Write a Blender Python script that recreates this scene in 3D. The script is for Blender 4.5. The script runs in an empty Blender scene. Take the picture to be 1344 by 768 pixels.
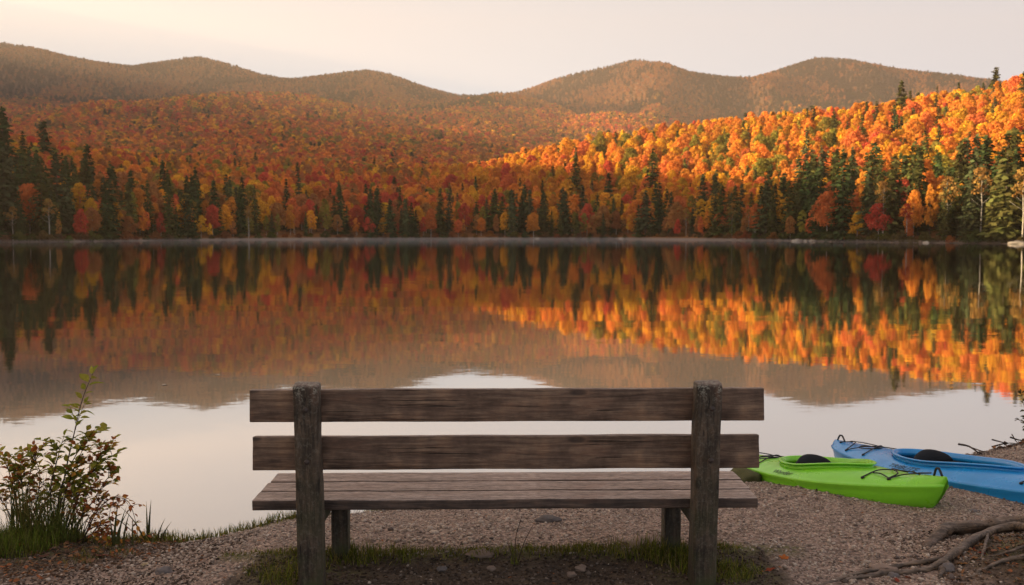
import bpy, bmesh, math, random
import numpy as np
from mathutils import Vector, Matrix, noise as mnoise
random.seed(7); RNG = np.random.default_rng(11)
C = bpy.context.scene.collection
SC = bpy.context.scene
R = math.radians
PI = math.pi

# ------------------------------------------------------------------ camera
F = 1307.0; CAMZ = 1.63; HZN = 307.0
PITCH = math.atan((384 - HZN) / F)
cp, sp = math.cos(PITCH), math.sin(PITCH)
cam_d = bpy.data.cameras.new('camera'); cam = bpy.data.objects.new('camera', cam_d); C.objects.link(cam)
cam.location = (0, 0, CAMZ); cam.rotation_euler = (PI / 2 - PITCH, 0, 0)
cam_d.sensor_width = 36; cam_d.lens = F / 1344 * 36
cam_d.clip_start = 0.05; cam_d.clip_end = 20000
cam_d.dof.use_dof = True; cam_d.dof.focus_distance = 5.2; cam_d.dof.aperture_fstop = 5.0
SC.camera = cam

def ray(px, py):
    a, b = (px - 672) / F, (384 - py) / F
    return Vector((a, cp + sp * b, -sp + cp * b))
def at_z(px, py, z):
    r = ray(px, py); k = (z - CAMZ) / r.z
    return Vector((r.x * k, r.y * k, z))
def at_y(px, py, Y):
    r = ray(px, py); k = Y / r.y
    return Vector((r.x * k, Y, CAMZ + r.z * k))

# ------------------------------------------------------------------ helpers
def tag(o, label=None, cat=None, group=None, kind=None):
    if label: o['label'] = label
    if cat: o['category'] = cat
    if group: o['group'] = group
    if kind: o['kind'] = kind
    return o
def empty(name, loc=(0, 0, 0), rz=0.0):
    o = bpy.data.objects.new(name, None); C.objects.link(o)
    o.location = loc; o.rotation_euler = (0, 0, rz); o.empty_display_size = .2
    return o
def link(name, me, parent=None, mat=None):
    o = bpy.data.objects.new(name, me); C.objects.link(o)
    if parent: o.parent = parent
    if mat is not None and not me.materials: me.materials.append(mat)
    return o
def np_mesh(name, V, Fc, smooth=False, attrs=None):
    """Fc: (n,3) or (n,4) int array"""
    V = np.asarray(V, np.float32); Fc = np.asarray(Fc, np.int32)
    me = bpy.data.meshes.new(name)
    n, k = Fc.shape
    me.vertices.add(len(V)); me.vertices.foreach_set('co', V.ravel())
    me.loops.add(n * k); me.loops.foreach_set('vertex_index', Fc.ravel())
    me.polygons.add(n); me.polygons.foreach_set('loop_start', np.arange(0, n * k, k, dtype=np.int32))
    if smooth: me.polygons.foreach_set('use_smooth', np.ones(n, bool))
    me.update(calc_edges=True); me.validate()
    for nm, (typ, arr) in (attrs or {}).items():
        at = me.attributes.new(nm, typ, 'POINT')
        at.data.foreach_set('color' if typ == 'FLOAT_COLOR' else ('vector' if typ == 'FLOAT_VECTOR' else 'value'), np.asarray(arr, np.float32).ravel())
    return me
def bm_obj(name, bm, mat, parent=None, smooth=False):
    me = bpy.data.meshes.new(name); bm.to_mesh(me); bm.free()
    if smooth:
        me.polygons.foreach_set('use_smooth', np.ones(len(me.polygons), bool))
    me.materials.append(mat)
    return link(name, me, parent)
def tube(pts, radii, seg=8, close=True, V=None, Fc=None, flat=1.0):
    """append a tube to python lists V, Fc (quads)"""
    if V is None: V, Fc = [], []
    pts = [Vector(p) for p in pts]; base = len(V); n = len(pts)
    up = Vector((0, 0, 1)); prev = None
    for i, p in enumerate(pts):
        t = (pts[min(i + 1, n - 1)] - pts[max(i - 1, 0)]).normalized()
        if prev is None:
            a = t.cross(up)
            if a.length < .1: a = t.cross(Vector((1, 0, 0)))
            a.normalize()
        else:
            a = prev - t * prev.dot(t); a.normalize()
        prev = a; b = t.cross(a)
        r = radii[i] if hasattr(radii, '__len__') else radii
        for k in range(seg):
            an = 2 * PI * k / seg
            V.append(p + a * (math.cos(an) * r) + b * (math.sin(an) * r * flat))
    for i in range(n - 1):
        for k in range(seg):
            k2 = (k + 1) % seg
            Fc.append((base + i * seg + k, base + i * seg + k2, base + (i + 1) * seg + k2, base + (i + 1) * seg + k))
    if close:
        for i0, s in ((base, -1), (base + (n - 1) * seg, 1)):
            c = len(V); V.append(pts[0 if s < 0 else -1].copy())
            for k in range(seg):
                k2 = (k + 1) % seg
                Fc.append((i0 + k, i0 + k2, c, c) if s > 0 else (i0 + k2, i0 + k, c, c))
    return V, Fc
def list_mesh(name, V, Fc, smooth=True):
    me = bpy.data.meshes.new(name)
    fs = []
    for f in Fc:
        g = []
        for i in f:
            if i not in g: g.append(i)
        if len(g) > 2: fs.append(g)
    me.from_pydata([tuple(v) for v in V], [], fs)
    if smooth: me.polygons.foreach_set('use_smooth', np.ones(len(me.polygons), bool))
    me.update(); return me
def tube_obj(name, pts, radii, mat, parent=None, seg=8, flat=1.0):
    V, Fc = tube(pts, radii, seg, flat=flat)
    return link(name, list_mesh(name, V, Fc), parent, mat)
def spline(P, n):
    """Catmull-Rom through P -> n points"""
    P = [Vector(p) for p in P]; Q = [P[0] * 2 - P[1]] + P + [P[-1] * 2 - P[-2]]
    out = []
    m = len(P) - 1
    for i in range(n):
        u = i / (n - 1) * m; k = min(int(u), m - 1); t = u - k
        a, b, c, d = Q[k], Q[k + 1], Q[k + 2], Q[k + 3]
        out.append(.5 * ((2 * b) + (c - a) * t + (2 * a - 5 * b + 4 * c - d) * t * t + (3 * b - a - 3 * c + d) * t ** 3))
    return out

# ------------------------------------------------------------------ materials
class NT:
    def __init__(s, name):
        s.m = bpy.data.materials.new(name); s.m.use_nodes = True
        s.t = s.m.node_tree; s.t.nodes.clear()
        s.out = s.t.nodes.new('ShaderNodeOutputMaterial')
    def n(s, typ, **kw):
        nd = s.t.nodes.new(typ)
        for k, v in kw.items():
            if k.startswith('i_'):
                nd.inputs[k[2:].replace('_', ' ')].default_value = v
            else: setattr(nd, k, v)
        return nd
    def l(s, a, b): s.t.links.new(a, b)
    def coords(s, scale=(1, 1, 1), kind='Object'):
        tc = s.n('ShaderNodeTexCoord'); mp = s.n('ShaderNodeMapping'); mp.inputs['Scale'].default_value = scale
        s.l(tc.outputs[kind], mp.inputs['Vector']); return mp.outputs['Vector']
    def noise(s, vec, scale, detail=4, rough=.55, dist=0.0):
        nd = s.n('ShaderNodeTexNoise'); nd.inputs['Scale'].default_value = scale; nd.inputs['Detail'].default_value = detail
        nd.inputs['Roughness'].default_value = rough; nd.inputs['Distortion'].default_value = dist
        s.l(vec, nd.inputs['Vector']); return nd
    def ramp(s, fac, stops, interp='LINEAR'):
        nd = s.n('ShaderNodeValToRGB'); nd.color_ramp.interpolation = interp
        el = nd.color_ramp.elements
        while len(el) > 1: el.remove(el[-1])
        el[0].position = stops[0][0]; el[0].color = (*stops[0][1], 1)
        for p, c in stops[1:]:
            e = el.new(p); e.color = (*c, 1)
        s.l(fac, nd.inputs['Fac']); return nd.outputs['Color']
    def mix(s, fac, a, b, blend='MIX'):
        nd = s.n('ShaderNodeMix', data_type='RGBA', blend_type=blend)
        for sock, v in ((nd.inputs[0], fac), (nd.inputs[6], a), (nd.inputs[7], b)):
            if isinstance(v, (int, float)): sock.default_value = v
            elif isinstance(v, tuple): sock.default_value = (*v, 1) if len(v) == 3 else v
            else: s.l(v, sock)
        return nd.outputs[2]
    def math(s, op, a, b=None, c=None, clamp=False):
        nd = s.n('ShaderNodeMath', operation=op, use_clamp=clamp)
        for i, v in enumerate((a, b, c)):
            if v is None: continue
            if isinstance(v, (int, float)): nd.inputs[i].default_value = v
            else: s.l(v, nd.inputs[i])
        return nd.outputs[0]
    def bump(s, h, strength=.5, dist=.01):
        nd = s.n('ShaderNodeBump'); nd.inputs['Strength'].default_value = strength; nd.inputs['Distance'].default_value = dist
        s.l(h, nd.inputs['Height']); return nd.outputs['Normal']
    def principled(s, color, rough=.6, normal=None, spec=.5, **kw):
        nd = s.n('ShaderNodeBsdfPrincipled')
        for k, v in (('Base Color', color), ('Roughness', rough), ('Specular IOR Level', spec)):
            if isinstance(v, (int, float)): nd.inputs[k].default_value = v
            elif isinstance(v, tuple): nd.inputs[k].default_value = (*v, 1)
            else: s.l(v, nd.inputs[k])
        for k, v in kw.items(): nd.inputs[k.replace('_', ' ')].default_value = v
        if normal is not None: s.l(normal, nd.inputs['Normal'])
        s.l(nd.outputs[0], s.out.inputs['Surface']); return nd
    def leafy(s, color, trans=.3, normal=None):
        d = s.n('ShaderNodeBsdfDiffuse'); t = s.n('ShaderNodeBsdfTranslucent'); mx = s.n('ShaderNodeMixShader')
        mx.inputs[0].default_value = trans
        for q in (d, t):
            if isinstance(color, tuple): q.inputs['Color'].default_value = (*color, 1)
            else: s.l(color, q.inputs['Color'])
        s.l(d.outputs[0], mx.inputs[1]); s.l(t.outputs[0], mx.inputs[2]); s.l(mx.outputs[0], s.out.inputs['Surface'])
def val_attr(nt, name, typ='GEOMETRY'):
    a = nt.n('ShaderNodeAttribute', attribute_type=typ, attribute_name=name); return a

def mat_plain(name, col, rough=.6, var=.25, scale=20, spec=.5, bump=0.0):
    nt = NT(name); v = nt.coords(); nz = nt.noise(v, scale, 4)
    c = nt.mix(nz.outputs['Fac'], tuple(x * (1 - var) for x in col), tuple(min(1, x * (1 + var)) for x in col))
    nt.principled(c, rough, nt.bump(nz.outputs['Fac'], .4, bump) if bump else None, spec); return nt.m

# tree materials
def mat_crown(name, inst, trans):
    nt = NT(name)
    if inst: base = val_attr(nt, 'col', 'INSTANCER').outputs['Color']
    else: base = nt.n('ShaderNodeObjectInfo').outputs['Color']
    v = val_attr(nt, 'v').outputs['Fac']
    c1 = nt.mix(1.0, base, nt.ramp(v, [(0, (.62, .50, .46)), (.5, (.98, .92, .90)), (1, (1.2, 1.36, 1.2))]), 'MULTIPLY')
    nt.leafy(c1, trans); return nt.m
M_crown = mat_crown('broadleaf_foliage', False, .38)
M_crown_i = mat_crown('broadleaf_foliage_mass', True, .38)
M_con = mat_crown('needle_foliage', False, .12)
M_con_i = mat_crown('needle_foliage_mass', True, .12)
def mat_bark(name, a, b):
    nt = NT(name); v = nt.coords((1, 1, .25)); nz = nt.noise(v, 6, 5)
    c = nt.ramp(nz.outputs['Fac'], [(.3, a), (.7, b)]); nt.principled(c, .9, nt.bump(nz.outputs['Fac'], .5, .05), .2); return nt.m
M_bark = mat_bark('bark', (.05, .035, .025), (.13, .10, .08))
M_palebark = mat_bark('pale_bark', (.28, .24, .20), (.55, .50, .43))

# ------------------------------------------------------------------ terrain
PX = np.array([-3000, -1500, -900, -500, -300, -150, 0, 100, 200, 350, 450, 600, 650, 700, 800, 900, 1000, 1100, 1200, 1300, 1344, 1500, 1800, 2400], float)
SH = np.interp(PX, [-3000, -1500, -900, -500, -300, -150, 0, 100, 200, 350, 450, 600, 800, 900, 1000, 1080, 1200, 1344, 1500, 1800, 2400],
               [30, 50, 70, 110, 150, 190, 229, 240, 280, 336, 376, 392, 388, 336, 285, 240, 212, 187, 160, 120, 80])
HT = np.array([  # heights at depths 600, 900, 1500, 2500, 3300
    [140, 240, 380, 700, 1000], [130, 230, 380, 700, 960], [120, 220, 380, 700, 960], [108, 200, 370, 680, 960], [98, 175, 330, 620, 940], [72, 110, 230, 450, 700],  # columns left of the frame, raised to throw shade across the valley
    [46, 66, 150, 300, 440], [40, 62, 148, 292, 425], [33, 58, 145, 290, 415], [27, 56, 142, 288, 410], [25, 54, 140, 284, 405],
    [26, 50, 132, 278, 398], [31, 47, 122, 272, 392], [38, 45, 110, 268, 388], [47, 45, 100, 262, 384], [51, 46, 95, 258, 380],
    [55, 50, 95, 255, 378], [57, 54, 100, 255, 376], [62, 58, 100, 255, 375], [70, 62, 105, 255, 375], [75, 66, 105, 255, 375],
    [90, 75, 110, 255, 370], [95, 85, 120, 255, 360], [80, 80, 120, 250, 350]], float)
SKX = [-1500, -900, -500, -300, -150, 0, 50, 100, 140, 180, 220, 265, 300, 350, 380, 430, 485, 520, 560, 600, 650, 690, 730, 780, 830, 870, 900, 950, 985, 1030, 1070, 1110, 1170, 1230, 1280, 1344, 1500, 1800, 2400]
SKY = [-60, -60, -70, -55, 20, 56, 63, 76, 83, 87, 81, 75, 83, 99, 104, 99, 92, 98, 111, 119, 120, 114, 101, 91, 79, 83, 94, 101, 102, 88, 76, 79, 91, 98, 104, 112, 130, 140, 150]
RIDGE = 4500.0
gpx = np.arange(-3000, 2401, 12.0)
gy = np.unique(np.concatenate([np.linspace(30, 700, 135), np.geomspace(700, 5200, 120), np.linspace(5300, 7500, 8)]))
def build_height():
    H = np.zeros((len(gpx), len(gy)))
    ridge_h = (HZN - (np.interp(gpx, SKX, SKY) + np.interp(gpx, [0, 480, 600, 660, 760], [6, 6, 11, 11, 6]))) / F * RIDGE + CAMZ
    shore = np.interp(gpx, PX, SH)
    k = np.exp(-.5 * (np.arange(-3, 4) / 1.6) ** 2); k /= k.sum()
    cols = [np.interp(gpx, PX, HT[:, j]) for j in range(5)]
    for i in range(len(gpx)):
        D = shore[i]
        ys = [0, D - 60, D, D + 10, D + 30, 600, 900, 1500, 2500, 3300, 4000, 4500, 5000, 7500]
        h33, hr = cols[4][i], ridge_h[i]
        hs = [-6, -4, -.42, .5, 2.2] + [c[i] for c in cols] + [h33 + (hr - h33) * .66, hr, hr - 60, 200]
        if gpx[i] < 50:      # steep near shoulder left of the frame, raised to shade the right shore
            ys.insert(5, 330); hs.insert(5, float(np.interp(gpx[i], [-3000, -1500, -900, -500, -300, -150, 0, 50], [140, 112, 80, 66, 60, 38, 14, 12])))
            if D + 30 < 160:
                ys.insert(5, 175); hs.insert(5, float(np.interp(gpx[i], [-3000, -1500, -900, -500, -300], [90, 69, 54, 31, 20])))
        # monotone-ish cubic (pchip)
        x = np.array(ys, float); y = np.array(hs, float)
        d = np.diff(y) / np.diff(x); m = np.zeros_like(y)
        for q in range(1, len(x) - 1):
            if d[q - 1] * d[q] > 0:
                w1 = 2 * (x[q + 1] - x[q]) + (x[q] - x[q - 1]); w2 = (x[q + 1] - x[q]) + 2 * (x[q] - x[q - 1])
                m[q] = (w1 + w2) / (w1 / d[q - 1] + w2 / d[q])
        j = np.clip(np.searchsorted(x, gy) - 1, 0, len(x) - 2)
        h = x[j + 1] - x[j]; t = (gy - x[j]) / h
        H[i] = (2 * t**3 - 3 * t**2 + 1) * y[j] + (t**3 - 2 * t**2 + t) * h * m[j] + (-2 * t**3 + 3 * t**2) * y[j + 1] + (t**3 - t**2) * h * m[j + 1]
    P = np.pad(H, ((3, 3), (0, 0)), 'edge')
    far = sum(k[a] * P[a:a + len(gpx)] for a in range(7))
    H[:, gy > 500] = far[:, gy > 500]
    H += 42 * np.exp(-((gpx[:, None] - 310) / 190) ** 4) * np.exp(-((gy[None, :] - 2050) / 190) ** 2)     # knoll in the valley
    # relief
    amp = np.interp(gy, [0, 260, 420, 900, 1500, 2500, 3300, 3900, 4250, 4450, 7500], [0, 0, 2.5, 7, 14, 34, 85, 110, 30, 5, 40])
    wl = np.interp(gy, [0, 900, 2500, 4500], [90, 220, 420, 560])
    X = (gpx[:, None] - 672) / F * gy[None, :]
    for i in range(len(gpx)):
        for j in range(len(gy)):
            if amp[j] > .05:
                p = Vector((X[i, j] / wl[j], gy[j] / wl[j] * .8, 3.1))
                H[i, j] += amp[j] * ((.5 - 1.6 * abs(mnoise.noise(Vector((p.x, p.y * .55, 3.1))))) * (gy[j] > 1500) + (.5 if gy[j] > 1500 else 1) * mnoise.noise(p) + .5 * mnoise.noise(p * 2.3) + .2 * mnoise.noise(p * 5))
    lim = CAMZ + (HZN - (np.interp(gpx, SKX, SKY) + np.interp(gpx, [0, 480, 600, 660, 760], [6, 6, 11, 11, 6])))[:, None] / F * gy[None, :]
    H = np.where(gy[None, :] > 3400, np.minimum(H, lim - 3), H)
    return H, X
HGT, TX = build_height()
def hgt(px, Y):
    px = np.asarray(px, float); Y = np.asarray(Y, float)
    u = np.clip((px - gpx[0]) / 12.0, 0, len(gpx) - 1.001); i = u.astype(int); fu = u - i
    j = np.clip(np.searchsorted(gy, Y, side='right') - 1, 0, len(gy) - 2); fv = np.clip((Y - gy[j]) / (gy[j + 1] - gy[j]), 0, 1)
    return (HGT[i, j] * (1 - fu) + HGT[i + 1, j] * fu) * (1 - fv) + (HGT[i, j + 1] * (1 - fu) + HGT[i + 1, j + 1] * fu) * fv
def shore_d(px): return np.interp(px, PX, SH)
ni, nj = HGT.shape
V = np.stack([TX, np.broadcast_to(gy, TX.shape), HGT], -1).reshape(-1, 3)
ii, jj = np.meshgrid(np.arange(ni - 1), np.arange(nj - 1), indexing='ij'); a = (ii * nj + jj).ravel()
Fc = np.stack([a, a + nj, a + nj + 1, a + 1], -1)
nt = NT('forest_floor'); v = nt.coords(); n1 = nt.noise(v, .02, 6); n2 = nt.noise(v, .25, 4, .7)
g = nt.n('ShaderNodeSeparateXYZ'); nt.l(v, g.inputs[0])
hz = nt.math('DIVIDE', g.outputs['Z'], 900, clamp=True)
c_low = nt.ramp(n2.outputs['Fac'], [(.3, (.10, .045, .02)), (.5, (.22, .09, .03)), (.7, (.30, .14, .035))])
c_high = nt.ramp(n1.outputs['Fac'], [(.35, (.09, .05, .028)), (.65, (.18, .09, .045))])
c = nt.mix(nt.ramp(hz, [(.40, (0, 0, 0)), (.6, (1, 1, 1))]), c_low, c_high)
sandf = nt.ramp(g.outputs['Z'], [(0, (1, 1, 1)), (.45, (0, 0, 0))])
c = nt.mix(sandf, c, (.22, .16, .12))
nt.principled(c, .95, None, .1); M_floor = nt.m
tag(link('hills', np_mesh('hills', V, Fc, True), None, M_floor), kind='structure')

# lake
nt = NT('lake_water')
tc = nt.n('ShaderNodeTexCoord')
def slope(scale, sx, sy, seed):
    mp = nt.n('ShaderNodeMapping'); mp.inputs['Scale'].default_value = (sx, sy, 1); mp.inputs['Location'].default_value = (seed, seed * 2, 0)
    nt.l(tc.outputs['Object'], mp.inputs['Vector'])
    nz = nt.noise(mp.outputs['Vector'], scale, 3, .5)
    s = nt.n('ShaderNodeVectorMath', operation='SUBTRACT'); s.inputs[1].default_value = (.5, .5, .5); nt.l(nz.outputs['Color'], s.inputs[0])
    return s.outputs[0]
def vscale(v, xyz):
    m = nt.n('ShaderNodeVectorMath', operation='MULTIPLY'); m.inputs[1].default_value = xyz; nt.l(v, m.inputs[0]); return m.outputs[0]
def vadd(a, b):
    m = nt.n('ShaderNodeVectorMath', operation='ADD'); nt.l(a, m.inputs[0])
    if isinstance(b, tuple): m.inputs[1].default_value = b
    else: nt.l(b, m.inputs[1])
    return m.outputs[0]
a1 = vscale(slope(1.0, .25, 1.1, 3.0), (.003, .008, 0))
a2 = vscale(slope(1.0, 3.0, 9.0, 9.0), (.004, .009, 0))
a3 = vscale(slope(1.0, 9.0, 26.0, 19.0), (.003, .005, 0))
nrm = vadd(vadd(vadd(a1, a2), a3), (0, 0, 1))
nn = nt.n('ShaderNodeVectorMath', operation='NORMALIZE'); nt.l(nrm, nn.inputs[0])
gl = nt.n('ShaderNodeBsdfGlossy'); gl.inputs['Color'].default_value = (.90, .90, .90, 1); gl.inputs['Roughness'].default_value = .028; nt.l(nn.outputs[0], gl.inputs['Normal'])
df = nt.n('ShaderNodeBsdfDiffuse'); df.inputs['Color'].default_value = (.022, .018, .014, 1)
lw = nt.n('ShaderNodeLayerWeight'); lw.inputs['Blend'].default_value = .5; fr = nt.ramp(lw.outputs['Facing'], [(.3, (.12, .12, .12)), (.62, (.44, .44, .44)), (.80, (.76, .76, .76)), (1, (1, 1, 1))])
mxw = nt.n('ShaderNodeMixShader'); nt.l(fr, mxw.inputs[0]); nt.l(df.outputs[0], mxw.inputs[1]); nt.l(gl.outputs[0], mxw.inputs[2]); nt.l(mxw.outputs[0], nt.out.inputs['Surface'])
M_water = nt.m
xs = np.linspace(-900, 900, 31); ys = np.linspace(-30, 520, 12)
V = np.array([(x, y, -.3) for x in xs for y in ys]); ii, jj = np.meshgrid(np.arange(30), np.arange(11), indexing='ij'); a = (ii * 12 + jj).ravel()
tag(link('lake_water', np_mesh('lake_water', V, np.stack([a, a + 12, a + 13, a + 1], -1)), None, M_water), kind='structure')

# ------------------------------------------------------------------ near shore ground
SHX = [-60, -8, -3.6, -2.6, -2.0, -1.45, -1.0, -.3, .8, 2.0, 3.0, 3.7, 4.26, 4.8, 7, 60]
SHY = [14, 6.3, 6.15, 6.15, 6.15, 6.7, 6.85, 6.98, 7.45, 8.0, 8.25, 8.45, 8.75, 9.15, 10, 20]
def shore_y(x):
    return np.interp(x, SHX, SHY)
def n2(x, y, s, seed=0): return mnoise.noise(Vector((x * s, y * s, seed)))
def gz(x, y, fine=True):
    s = (float(shore_y(x)) - y) * .93 + (.08 * n2(x, y, 2.2, 5) + .05 * n2(x, y, 6, 8) if fine else 0)
    if s < 0: z = -.3 + max(s * .22, -1.2)
    else:
        t = min(s / 2.1, 1); z = -.3 + .29 * (t * (1.75 - .75 * t))
    # bank on the right, beyond the kayaks
    dx, dy = (x - 4.9) / .95, (y - 8.9) / .55
    z += .015 * math.exp(-(dx * dx + dy * dy))
    # unseen bank added on the left shore to keep sun off the foreground
    if x < -12: z += 11 * (lambda q: q * q * (3 - 2 * q))(min(1, (-x - 12) / 24)) * (1 - min(1, max(0, (y - 9) / 8)))
    # mossy mound carrying the roots, lower right
    dx, dy = (x - 3.0) / .85, (y - 4.75) / .5
    z += .13 * math.exp(-(dx * dx + dy * dy) ** 1.3)
    # turf bank under the shrub, left
    dx, dy = (x + 3.1) / .8, (y - 5.85) / .35
    z += .07 * math.exp(-(dx * dx + dy * dy))
    if fine:
        z += .012 * n2(x, y, 1.7, 1) + .007 * n2(x, y, 6, 2)
        # little ridge of turf in front of the bench legs
        if abs(x) < 1.6: z += .018 * math.exp(-((y - 5.06 - .05 * n2(x, 0, 2, 3)) / .11) ** 2)
        # scuffed hollow below the bench
        z -= .02 * math.exp(-((y - 4.75) / .28) ** 2 - (x / 1.1) ** 4)
    return z
gxs = np.unique(np.round(np.concatenate([np.linspace(-150, -6, 24), np.arange(-6, 7.01, .035), np.linspace(7, 150, 24)]), 4))
gys = np.unique(np.round(np.concatenate([np.linspace(-120, 2, 16), np.arange(2, 4, .12), np.arange(4, 10.2, .035), np.linspace(10.3, 22, 20)]), 4))
V = np.array([(x, y, gz(x, y)) for x in gxs for y in gys]); m = len(gys)
ii, jj = np.meshgrid(np.arange(len(gxs) - 1), np.arange(m - 1), indexing='ij'); a = (ii * m + jj).ravel()
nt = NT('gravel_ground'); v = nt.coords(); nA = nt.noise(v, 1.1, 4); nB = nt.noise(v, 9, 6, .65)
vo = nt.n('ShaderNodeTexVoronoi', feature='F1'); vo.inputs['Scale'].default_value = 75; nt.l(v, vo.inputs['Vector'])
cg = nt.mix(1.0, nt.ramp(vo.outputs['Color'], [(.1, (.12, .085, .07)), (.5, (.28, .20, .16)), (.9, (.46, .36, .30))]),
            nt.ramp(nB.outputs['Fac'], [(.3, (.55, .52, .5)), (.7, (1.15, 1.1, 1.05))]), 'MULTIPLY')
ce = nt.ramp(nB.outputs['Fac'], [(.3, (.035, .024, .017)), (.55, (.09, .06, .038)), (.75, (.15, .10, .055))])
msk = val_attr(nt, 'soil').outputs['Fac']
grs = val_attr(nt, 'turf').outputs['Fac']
c = nt.mix(msk, cg, ce)  # dark earth, also carrying the painted shade under the bench
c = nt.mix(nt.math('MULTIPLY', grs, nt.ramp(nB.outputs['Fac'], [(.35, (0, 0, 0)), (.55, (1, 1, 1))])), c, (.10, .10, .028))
wet = val_attr(nt, 'wet').outputs['Fac']
c = nt.mix(wet, c, (.03, .024, .019))
hb = nt.math('ADD', nt.math('MULTIPLY', vo.outputs['Distance'], -.8), nB.outputs['Fac'])
nt.principled(c, .85, nt.bump(hb, .8, .012), .25); M_ground = nt.m
def soil_shade_mask(x, y):
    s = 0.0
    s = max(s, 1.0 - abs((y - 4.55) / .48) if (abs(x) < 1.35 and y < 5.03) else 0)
    if y < 5.03 and y > 4.0 and abs(x) < 1.3: s = 1.0  # under the bench: seat shade put into the soil colour as well
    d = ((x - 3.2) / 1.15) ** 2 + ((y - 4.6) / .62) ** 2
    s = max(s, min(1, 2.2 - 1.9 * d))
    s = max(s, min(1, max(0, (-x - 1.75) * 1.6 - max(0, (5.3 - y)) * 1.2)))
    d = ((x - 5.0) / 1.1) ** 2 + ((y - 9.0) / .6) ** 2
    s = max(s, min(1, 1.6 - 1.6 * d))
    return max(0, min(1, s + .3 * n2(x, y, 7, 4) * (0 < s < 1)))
def turf_mask(x, y):
    s = float(shore_y(x)) - y
    t = 0.0
    if x < -1.1: t = max(t, 1 - abs(s - .12) / .28)
    elif x < 1.3: t = max(t, .7 * (1 - abs(s - .08) / .13))
    if abs(x) < 1.5: t = max(t, 1 - abs(y - 5.06 - .05 * n2(x, 0, 2, 3)) / .14)
    for qx in (-1.0, 1.0): t = max(t, 1.2 - math.hypot(x - qx, (y - 4.75)) / .3)
    if x < -2.2: t = max(t, min(1, (-x - 2.2) * 1.5) * (1 - max(0, abs(y - 5.75) - .25) / .3))
    d = ((x - 3.05) / .75) ** 2 + ((y - 4.8) / .45) ** 2
    t = max(t, .85 - .8 * d)
    return max(0.0, min(1.0, t))
soil = [soil_shade_mask(p[0], p[1]) if (-8 < p[0] < 9 and 3 < p[1] < 11) else 0.0 for p in V]
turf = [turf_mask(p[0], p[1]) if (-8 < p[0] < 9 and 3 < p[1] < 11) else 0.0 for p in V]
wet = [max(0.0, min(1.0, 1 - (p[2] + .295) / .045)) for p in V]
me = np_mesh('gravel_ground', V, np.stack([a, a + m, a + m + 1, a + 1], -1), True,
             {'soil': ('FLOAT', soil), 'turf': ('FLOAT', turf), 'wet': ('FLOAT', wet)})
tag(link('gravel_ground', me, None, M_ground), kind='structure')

# ------------------------------------------------------------------ gravel stones (mass)
def ico(sub):
    bm = bmesh.new(); bmesh.ops.create_icosphere(bm, subdivisions=sub, radius=1)
    bm.verts.ensure_lookup_table()
    V = np.array([v.co[:] for v in bm.verts]); Fc = np.array([[v.index for v in f.verts] for f in bm.faces]); bm.free(); return V, Fc
IV, IF = ico(1)
def scatter_stones(name, pts, sizes, mat, label=None, seed=1):
    r = np.random.default_rng(seed); n = len(pts); k = len(IV)
    q = r.normal(size=(n, 4)); q /= np.linalg.norm(q, axis=1)[:, None]
    w, x, y, z = q.T
    Rm = np.stack([1 - 2 * (y*y + z*z), 2 * (x*y - z*w), 2 * (x*z + y*w), 2 * (x*y + z*w), 1 - 2 * (x*x + z*z), 2 * (y*z - x*w), 2 * (x*z - y*w), 2 * (y*z + x*w), 1 - 2 * (x*x + y*y)], -1).reshape(n, 3, 3)
    sc = sizes[:, None] * r.uniform(.55, 1.15, (n, 3))
    jit = 1 + r.uniform(-.16, .16, (n, k, 1))
    P = np.einsum('nij,nkj->nki', Rm, IV[None] * jit * sc[:, None, :])
    P[:, :, 2] *= .72
    P += pts[:, None, :]
    Fc = (IF[None] + (np.arange(n) * k)[:, None, None]).reshape(-1, 3)
    tint = np.repeat(r.uniform(0, 1, n), k)
    me = np_mesh(name, P.reshape(-1, 3), Fc, False, {'tint': ('FLOAT', tint)})
    return link(name, me, None, mat)
nt = NT('pebble'); tv = val_attr(nt, 'tint').outputs['Fac']; v = nt.coords(); nz = nt.noise(v, 120, 2)
c = nt.ramp(tv, [(0, (.10, .072, .06)), (.3, (.26, .195, .15)), (.6, (.37, .285, .22)), (.9, (.46, .37, .295)), (1, (.50, .42, .35))])
c = nt.mix(1.0, c, nt.ramp(nz.outputs['Fac'], [(.3, (.8, .8, .8)), (.7, (1.15, 1.15, 1.15))]), 'MULTIPLY')
nt.principled(c, .75, None, .3); M_peb = nt.m
pts, sizes = [], []
for _ in range(78000):
    d = 4.2 + 5.4 * random.random() ** .8; px = random.uniform(-60, 1420); x = (px - 672) / F * d; y = d
    s = float(shore_y(x)) - y
    if s < -.06: continue
    k = soil_shade_mask(x, y)
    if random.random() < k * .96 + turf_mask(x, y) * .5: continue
    r = random.choice((.004, .005, .005, .006, .007, .008, .010)) * random.uniform(.7, 1.25)
    if n2(x, y, 1.3, 44) > .15: r *= 1.2
    if random.random() < .012: r *= random.uniform(1.6, 2.4)
    pts.append((x, y, gz(x, y) + r * .25)); sizes.append(r)
tag(scatter_stones('gravel', np.array(pts), np.array(sizes), M_peb), 'loose brown gravel stones covering the lake beach', 'gravel', kind='stuff')

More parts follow.
